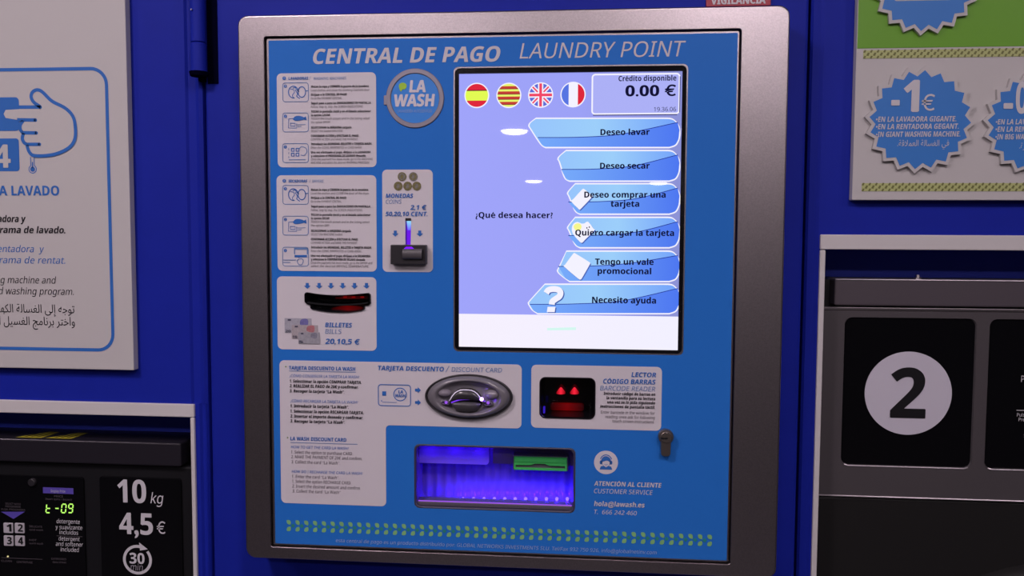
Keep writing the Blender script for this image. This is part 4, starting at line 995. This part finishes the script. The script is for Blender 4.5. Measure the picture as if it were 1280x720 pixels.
mb = MB(); mb.text(arab('توجه إلى الغسالة الكهربائية'), -22, 391.5, 93.3, 10.5, YB, ink_black, .006, 0, 2, .0004, True); mb.text(arab('واختر برنامج الغسيل المناسب'), -38, 407.0, 93.8, 10.5, YB, ink_black, .006, 0, 2, .0004, True); part('arabic_lettering', mb, PB)

# ------------------------------------------------------------------ promotion poster, right
PR = thing('promotion_poster', 'white and green discount poster with blue starbursts, right of the terminal', 'poster', (0.72, YW, 1.458))
pxl = (q(1069.5,30,YB)[0]+q(1067,245,YB)[0])/2; pz0 = (q(1080,248.5,YB)[1]+q(1270,252,YB)[1])/2; pzg = (q(1080,57.7,YB)[1]+q(1270,60.8,YB)[1])/2
mb = MB(); mb.rbox(pxl, pz0, 1.02, 1.95, .0012, YB, YW-.001, poster_white, bev=.0008, n=2); part('board', mb, PR)
mb = MB(); mb.plate([[(pxl+.0008,pzg),(1.019,pzg),(1.019,1.949),(pxl+.0008,1.949)]], y, y, mat('poster_green', (0.13,0.36,0.012), rough=.4)); part('green_field', mb, PR)
olive, lime = mat('pattern_olive', (0.16,0.17,0.045), rough=.5), mat('pattern_lime', (0.46,0.50,0.20), rough=.5)
for ya, xa in ((68.2,1079),(234,1077)):
    mb = MB(); c = q(xa, ya, YB); nn = 60; s_ = 7.35*V
    mb.plate([[(c[0],c[1]-4.6*V),(c[0]+nn*s_,c[1]-4.6*V),(c[0]+nn*s_,c[1]+4.6*V),(c[0],c[1]+4.6*V)]], y, y, lime)
    for i in range(nn):
        for dx, dz, r_ in ((0,3.4,1.7),(0,-3.2,1.7),(3.7,.1,2.0)):
            cx, cz = c[0]+i*s_+dx*V+1.4*V, c[1]+dz*V
            mb.plate([[(cx-r_*V,cz-r_*V*.7),(cx-.2*V,cz+r_*V),(cx+r_*V,cz+r_*V*.8),(cx+r_*V*.3,cz-r_*V)]], y-.0003, y-.0003, olive)
    part('printed_border', mb, PR)
star_blue = mat('star_blue', (0.035,0.20,0.60), rough=.4)
def star(px, py, name, label, sc=1.0):
    c = q(px, py, YB); k = (q(px+1,py,YB)[0]-c[0])*sc
    def pts(ro, ri, dx=0, dz=0, rot=math.radians(90-3.7)): return [(c[0]+dx+(ro if i % 2 == 0 else ri)*k*math.cos(rot-i*PI/20), c[1]+dz+(ro if i % 2 == 0 else ri)*k*math.sin(rot-i*PI/20)) for i in range(40)]
    mb = MB()
    ys = YB-.0048           # printed star, raised off the board so that it casts a shadow
    mb.plate([pts(69.0,60.6)], ys, YB-.0003, poster_white); mb.plate([pts(63.4,55.6)], ys-.0003, ys-.0003, star_blue)
    return part(name, mb, PR, label)
YL_ = YB-.0053
s1 = star(1148, 150.5, 'starburst', 'blue starburst marked -1€'); s2 = star(1295, 154.5, 'starburst', 'blue starburst marked -0, cut by the frame'); s3 = star(1155.5, -22, 'starburst', 'blue starburst on the green field')
mb = MB(); mb.text('-', 1113.4, 141.2, 1124, 41, YL_, ink_white, .015, 0, 3); mb.text('1', 1128.5, 139.3, 1148.5, 38.5, YL_, ink_white, .045, 0, 4); mb.text('€', 1151.5, 138.3, 1168, 20, YL_, ink_white, .0, 0, 4); part('price_lettering', mb, s1)
mb = MB()
for t, xa, b, xb in (('•EN LA LAVADORA GIGANTE.',1094.6,152.4,1195),('•EN LA RENTADORA GEGANT.',1094.6,161.6,1198),('•IN GIANT WASHING MACHINE.',1094.6,171.2,1200)): mb.text(t, xa, b, xb, 6.4, YL_, ink_white, .02, .15, 2)
mb.text(arab('في الغسالة العملاقة.'), 1121.5, 182.6, 1186, 7.6, YL_, ink_white, .004, 0, 2); part('offer_lettering', mb, s1)
mb = MB(); mb.text('-', 1253.6, 145.2, 1265.5, 41, YL_, ink_white, .015, 0, 3); mb.text('0,50', 1268.5, 141.6, 1325, 38.5, YL_, ink_white, .03, 0, 4); mb.text('€', 1328, 140.3, 1343, 20, YL_, ink_white, .0, 0, 4); part('price_lettering', mb, s2)
mb = MB()
for t, xa, b, xb in (('•EN LA LAVADORA GRANDE.',1244.2,155.6,1340),('•EN LA RENTADORA GRAN.',1244.0,164.8,1334),('•IN BIG WASHING MACHINE.',1243.8,174.3,1336)): mb.text(t, xa, b, xb, 6.4, YL_, ink_white, .02, .15, 2)
mb.text(arab('في الغسالة الكبيرة.'), 1274, 185.6, 1332, 7.6, YL_, ink_white, .004, 0, 2); part('offer_lettering', mb, s2)
a = rect(1116, -22, 1188, 2.2, YB); mb = MB(); mb.plate([rrect(a[0],a[1],a[2],a[3],.003,4)], YL_, YL_, poster_white); mb.plate([rrect(a[0]+.0015,a[1]+.0015,a[2]-.0015,a[3]-.0015,.002,4)], YL_-.0003, YL_-.0003, star_blue); part('price_frame', mb, s3)

# ------------------------------------------------------------------ surveillance sign above the terminal
YSG = YW-.004
a = rect(883, -30, 964, 7.4, YSG)
SG = thing('surveillance_sign', 'small red VIGILANCIA sign above the terminal, cut by the photo top', 'sign', ((a[0]+a[2])/2, YW, a[1]))
mb = MB(); mb.rbox(a[0],a[1],a[2],a[3],.001,YSG,YW-.0005,mat('sign_red',(0.36,0.012,0.035),rough=.4),bev=.0006,n=2); part('plate', mb, SG)
mb = MB(); mb.text('VIGILANCIA', 888.4, 5.6, 957, 9.2, YSG, ink_white, .045, 0, 3); part('lettering', mb, SG)

# ------------------------------------------------------------------ washing machines
ano = mat('washer_grey', (0.10,0.09,0.097), rough=0.42, metal=0.35, spec=.5)
ano2 = mat('washer_grey_cap', (0.105,0.09,0.105), rough=0.40, metal=0.3)
body_dark = mat('washer_body', (0.013,0.0125,0.0125), rough=0.45, spec=.3)
glass_blk = mat('washer_black_glass', (0.004,0.004,0.005), rough=0.10, spec=.35)
def porthole(parent, cx, cz, Yf, r):
    mb = MB(); mb.rev(cx, cz, [(r*1.22,Yf),(r*1.2,Yf-.012),(r*1.12,Yf-.022),(r*1.02,Yf-.020),(r*.96,Yf-.008)], body_dark, 64)
    d = part('door', mb, parent, 'round dark loading door')
    mb = MB(); mb.rev(cx, cz, [(r*.97,Yf-.008),(r*.9,Yf-.004),(r*.6,Yf+.004),(r*.2,Yf+.007)], glass_blk, 64, cap=True); part('door_glass', mb, d)
    mb = MB(); mb.rbox(cx+r*1.08, cz-.06, cx+r*1.20, cz+.06, .01, Yf-.036, Yf-.015, body_dark, bev=.004); part('door_handle', mb, d)
# right machine
YM = 0.068
p = lambda x, yy, Y=YM: q(x, yy, Y)
mx0 = XTR+.0075; mx1 = XR_BAY-.012
zc1 = (p(1042,348.2)[1]+p(1270,350.6)[1])/2; zc0 = (p(1042,381.5)[1]+p(1270,384)[1])/2; zp1 = (p(1042,384.6)[1]+p(1270,387)[1])/2; zp0 = (p(1030,621.5)[1]+p(1270,624)[1])/2
WR = thing('washing_machine', 'grey washing machine numbered 2 with black glass control panels, right of the terminal', 'washing machine', ((mx0+mx1)/2, .45, 0))
mb = MB(); mb.rbox(mx0, .02, mx1, zp0-.0022, .004, YM+.004, .80, body_dark, bev=.003, n=3); mb.box(mx0+.002, mx1-.002, YM+.02, .80, zp0-.003, zc1-.002, body_dark); part('cabinet', mb, WR)
mb = MB(); mb.rbox(p(1042.5,365)[0], zc0, mx1, zc1, .0025, YM-.003, YM+.05, ano2, bev=.0018, n=3); part('top_rail', mb, WR)
# control fascia with two windows
wa = rect(1053.5, 397.5, 1217.5, 583.6, YM); wb0 = p(1234,490)[0]
win1 = rrect(wa[0],wa[1],wa[2],wa[3],.009,5); win2 = rrect(wb0, wa[1], wb0+.36, wa[3], .009, 5)
mb = MB(); ol = rrect(mx0,zp0,mx1,zp1,.0015,2)
mb.plate([ol, win1, win2], YM, YM+.02, ano)
mb.loft([A3(rrect(mx0+.0005,zp1-.0022,mx1-.0005,zp1,.0008,2),YM-.0016), A3(rrect(mx0,zp1-.003,mx1,zp1+.0004,.001,2),YM)], edge_steel, cap0=True)
part('fascia', mb, WR, 'grey anodised control fascia')
rim_s = mat('window_rim', (0.26,0.24,0.26), rough=.3, metal=.7)
for i, wl in enumerate((win1, win2)):
    mb = MB(); mb.plate([wl], YM+.0022, YM+.008, glass_blk); mb.loft([A3(grow(wl,.0003),YM-.0003), A3(grow(wl,-.0009),YM+.0023)], rim_s)
    w_ = part('control_window', mb, WR, ('black glass window with the number disc','black glass control window with small print')[i])
    if i == 0:
        cc = q(1135, 491.6, YM+.002); mb = MB(); kk = q(1136,491,YM)[0]-q(1135,491,YM)[0]
        mb.plate([ell(cc[0],cc[1],54.6*kk,n=64)], YM+.0016, YM+.0022, mat('disc_lilac', (0.58,0.56,0.64), rough=.45)); part('number_disc', mb, w_, 'pale round disc')
        mb = MB(); mb.text('2', 1112, 521.5, 1156.5, 61.5, YM+.0014, black_matt, .022, 0, 6); part('number', mb, w_, 'black 2')
    else:
        mb = MB(); mb.text('Programa', 1276.2, 477.6, 1318, 8.2, YM+.0022, ink_white, .004, 0, 2)
        part('panel_lettering', mb, w_); mb = MB()
        c = q(1271.5, 513.2, YM); mb.stroke([c, (c[0]+.06, c[1])], .8*V, YM+.0018, ink_white)
        mb.text('Pulsar programa', 1271, 520.6, 1312, 4.4, YM+.0022, ink_white, 0, 0, 1); mb.text('Press program', 1273, 526.4, 1310, 4.4, YM+.0022, ink_white, 0, 0, 1); mb.text('Start', 1279, 546.4, 1291, 4.2, YM+.0022, ink_grey, 0, 0, 1)
        part('panel_lettering', mb, w_)
mb = MB(); c = q(1147.3, 347.5, YM+.02)
mb.cyl((c[0], YM+.02, zc1-.0005), (0,0,1), .0052, .0050, .0022, edge_steel, 20); mb.cyl((c[0], YM+.02, zc1+.0016), (0,0,1), .0026, .0022, .0034, edge_steel, 6); part('top_bolt', mb, WR, 'bright bolt on top')
hl = mat('edge_highlight', (0.85,0.78,0.82), rough=.38, metal=.7)  # pale tubes added to draw the highlights along the edges
mb = MB(); tube(mb, [(mx0+.001,YM-.0002,zp1-.0004),(mx1-.001,YM-.0002,zp1-.0004)], .0011, hl); part('fascia_highlight', mb, WR, 'added highlight along the upper edge')
mb = MB(); tube(mb, [(mx0+.001,YM-.0002,zp0+.0002),(mx1-.001,YM-.0002,zp0+.0002)], .0010, hl); part('fascia_highlight', mb, WR, 'added highlight along the lower edge')
mb = MB(); tube(mb, [(p(1043,365)[0],YM-.0034,zc1-.0006),(mx1-.001,YM-.0034,zc1-.0006)], .0008, hl); part('rail_highlight', mb, WR)
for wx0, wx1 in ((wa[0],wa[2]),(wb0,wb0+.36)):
    mb = MB(); tube(mb, [(wx0+.004,YM,wa[1]+.0012),(wx0+.009,YM-.0003,wa[1]-.0002),(wx1-.009,YM-.0003,wa[1]-.0002),(wx1-.004,YM,wa[1]+.0012)], .0009, hl); part('window_highlight', mb, WR)
porthole(WR, q(1322,720,YM)[0]+.02, .74, YM+.004, .22)
# left machine
WLm = thing('washing_machine', 'black washing machine with green lit display and 10 kg price panel, left of the terminal', 'washing machine', (-.84, .45, 0))
nx1 = XTL-.0065; nx0 = XL_BAY+.012
zt_ = (q(10,546,YM)[1]+q(220,555,YM)[1])/2; zt0 = (q(30,575,YM)[1]+q(215,584.5,YM)[1])/2
mb = MB(); mb.rbox(nx0, .02, nx1, zt0-.002, .004, YM+.006, .80, black_matt, bev=.003, n=3); mb.box(nx0+.01, nx1-.010, YM+.02, .80, zt0-.003, zt_-.001, black_matt); part('cabinet', mb, WLm)
capm = mat('left_cap', (0.016,0.014,0.020), rough=0.40, spec=.4)
cx1 = q(227.5,570,YM)[0]
mb = MB(); mb.rbox(nx0, zt0, cx1, zt_, .003, YM-.003, .78, capm, bev=.0022, n=3); part('top_rail', mb, WLm)
mb = MB(); tube(mb, [(nx0+.004,YM-.0022,zt_-.0012),(cx1-.003,YM-.0022,zt_-.0012)], .0009, mat('cap_highlight',(0.16,0.15,0.17),rough=.35,metal=.8)); part('rail_highlight', mb, WLm)  # paler tube added for the highlight on the cap's front edge
mb = MB(); yw_ = mat('warning_yellow', (0.48,0.42,0.03), rough=.5)
def sticker(xa, xb):
    mb = MB(); z = zt_+.0004; ya_, yb2 = YM+.004, YM+.040
    P3 = lambda u, v: (xa+(xb-xa)*u, ya_+(yb2-ya_)*v, z)
    k = mb.add([P3(0,0),P3(.9,0),P3(.98,1),P3(.62,1)]); mb.face([k,k+1,k+2,k+3], yw_)
    for u0, u1 in ((.25,.32),(.45,.52),(.66,.74)):
        k = mb.add([(x_,y_,z+.0003) for x_,y_,_ in (P3(u0,.1),P3(u1,.1),P3(u1+.14,.6),P3(u0+.14,.6))]); mb.face([k,k+1,k+2,k+3], ink_black)
    part('warning_label', mb, WLm, 'yellow warning label lying on top')
sticker(q(19,543,YM+.004)[0], q(55,543,YM+.004)[0]); sticker(q(57,545,YM+.004)[0], q(92,545,YM+.004)[0])
YF = YM+.003
fa = rect(128, 597, 229, 900, YF); fb = rect(-190, 592, 108, 900, YF)
for i, a in enumerate((fa, fb)):
    mb = MB(); mb.rbox(a[0], .80, a[2], a[3], .004, YF, YF+.003, glass_blk, bev=.0008, n=3)
    w_ = part('control_window', mb, WLm, ('black glass price panel','black glass panel with display and keys')[i])
    if i == 0:
        mb = MB(); mb.text('10', 147.3, 627.4, 183.2, 28.3, YF, ink_white, .013, 0, 5); mb.text('kg', 188.3, 628.8, 204.6, 13.0, YF, ink_white, .002, .2, 4)
        mb.text('4,5', 149, 666.8, 192, 26.3, YF, ink_white, .013, 0, 5); mb.text('€', 196.2, 666.8, 207, 15, YF, ink_white, 0, 0, 4); part('price_lettering', mb, w_)
        mb = MB(); c = q(172, 699.5, YF); kk = .00105
        mb.stroke([(c[0]+18*kk*math.cos(t), c[1]+18*kk*math.sin(t)) for t in [math.radians(118+282*i/40) for i in range(41)]], 3.8*kk, YF-.0004, ink_white)
        mb.stroke([(c[0]+18*kk*math.cos(t), c[1]+18*kk*math.sin(t)) for t in [math.radians(118-42*i/8) for i in range(9)]], 3.8*kk, YF-.0004, ink_white)
        hd = (c[0]+18*kk*math.cos(math.radians(72)), c[1]+18*kk*math.sin(math.radians(72)))
        mb.plate([[(hd[0]+9*kk,hd[1]-2.5*kk),(hd[0]-2.6*kk,hd[1]+6.2*kk),(hd[0]-1.6*kk,hd[1]-4.6*kk)]], YF-.0005, YF-.0005, ink_white)
        mb.text('30', 162.2, 704, 181, 13.2, YF, ink_white, .022, 0, 4); mb.text('min.', 163.3, 712.6, 180.6, 8.5, YF, mat('ink_mid', (.28,.26,.30)), .0, .15, 3); part('cycle_symbol', mb, w_, 'circular arrow round 30 min.')
    else:
        seg = glow('segment_green', rgb(190,255,110), 1.1)
        mb = MB(); W7 = {'t':'defg','-':'g','0':'abcdef','9':'abcdfg'}
        for ch, xa in (('t',57.6),('-',68.4),('0',76.8),('9',85.4)):
            c = q(xa, 640.6, YF); h = 11.2*.00108; w_7 = 5.6*.00108; sk_ = .14
            Pp = lambda u, v: (c[0]+u*w_7+v*h*sk_, c[1]+v*h)
            S_ = {'a':((0.1,1),(.9,1)),'b':((1,.94),(1,.56)),'c':((1,.44),(1,.06)),'d':((.1,0),(.9,0)),'e':((0,.06),(0,.44)),'f':((0,.56),(0,.94)),'g':((.1,.5),(.9,.5))}
            for s7 in W7[ch]:
                a_, b_ = S_[s7]; mb.stroke([Pp(*a_), Pp(*b_)], 1.6*.00105, YF-.0005, seg)
        part('display_digits', mb, w_, 'glowing green t-09')
        lil = mat('label_lilac', (0.10,0.07,0.42), rough=.5)
        mb = MB(); a2 = rect(54, 609.5, 92, 617, YF); mb.plate([[(a2[0],a2[1]),(a2[2],a2[1]),(a2[2],a2[3]),(a2[0],a2[3])]], YF-.0004, YF-.0004, lil); mb.text('Display Price', 64, 615, 82, 3.2, YF, ink_white, 0, 0, 1, .0007)
        part('lilac_label', mb, w_); mb = MB(); mb.plate([pxs([(1.5,639.5),(31.5,639.5),(17,648.5)],YF)], YF-.0004, YF-.0004, lil); part('lilac_arrow', mb, w_)
        mb = MB()
        for t, xa, b, xb, cp in (('detergente',71,653.8,100,5.2),('y suavizante',69.5,661,103,5.2),('incluidos',74.5,667.6,98,5.2),('detergent',73.5,675.4,100,5.2),('and softener',70,682,104,5.2),('included',76,689,99,5.2)): mb.text(t, xa, b, xb, cp, YF, ink_white, -.006, .1, 2)
        part('detergent_lettering', mb, w_); mb = MB()
        for blk in ((('PRICE',68,621.3,79),('Insert coins / deposit',57,624.6,90)), (('SELECT WASH',7,630.6,26),('PROGRAMME',7,634,26),('ELIJA PROGRAMA',2,637.5,32)), (('EXTERIORES',64.5,699.4,83),('data sheet',66,703.4,83)),
                    (('CLEAN',2,702,15),('CENTRIFUGE',21,703.4,41)), (('DELICATE',37,659,53),('cold wash',37,663,54)), (('HOT',37,676,46),('warm wash',37,680,54))):
            mb = MB()
            for t, xa, b, xb in blk: mb.text(t, xa, b, xb, 2.4, YF, ink_grey, 0, 0, 1)
            part('panel_lettering', mb, w_)
        for xa, xb, yy_ in ((71,103,669.6),(2,53,697)):
            mb = MB(); a_ = q(xa,yy_,YF); b_ = q(xb,yy_,YF); mb.stroke([(a_[0],a_[1]),(b_[0],a_[1])], .6*V, YF-.0003, ink_grey); part('panel_line', mb, w_)
        for j, (xa,ya,xb,yb2) in enumerate(((5,653.4,16.8,666),(19,653.6,31,666.2),(5.4,669.2,17.2,682),(19.4,669.4,31.4,682.2))):
            a2 = rect(xa,ya,xb,yb2,YF); mb = MB(); mb.rbox(a2[0],a2[1],a2[2],a2[3],.0014,YF-.0014,YF,mat('key_white_%d'%j,(.50,.48,.52),rough=.5),bev=.0006)
            ky = part('programme_key', mb, w_, 'pale key marked %d' % (j+1))
            mb = MB(); mb.text(str(j+1), xa+3.6, yb2-2, xb-2.0, 9.0, YF-.0014, black_matt, .04, 0, 3); part('key_number', mb, ky)
        mb = MB(); c = q(10, 695.5, YF); mb.rev(c[0], c[1], [(.0012,YF),(.0010,YF-.0009),(.0003,YF-.0012)], glow('indicator_warm', (0.75,0.65,0.30), 1.0), 12, cap=True); part('indicator_light', mb, w_)
        mb = MB(); c = q(41, 602.5, YF); mb.rev(c[0], c[1], [(.0056,YF),(.0054,YF-.003),(.0044,YF-.004)], dark_plastic, 20, cap=True); part('key_switch', mb, w_)
porthole(WLm, -.84, .45, YM+.006, .20)

bpy.data.objects.remove(TXO); bpy.data.curves.remove(TXT)
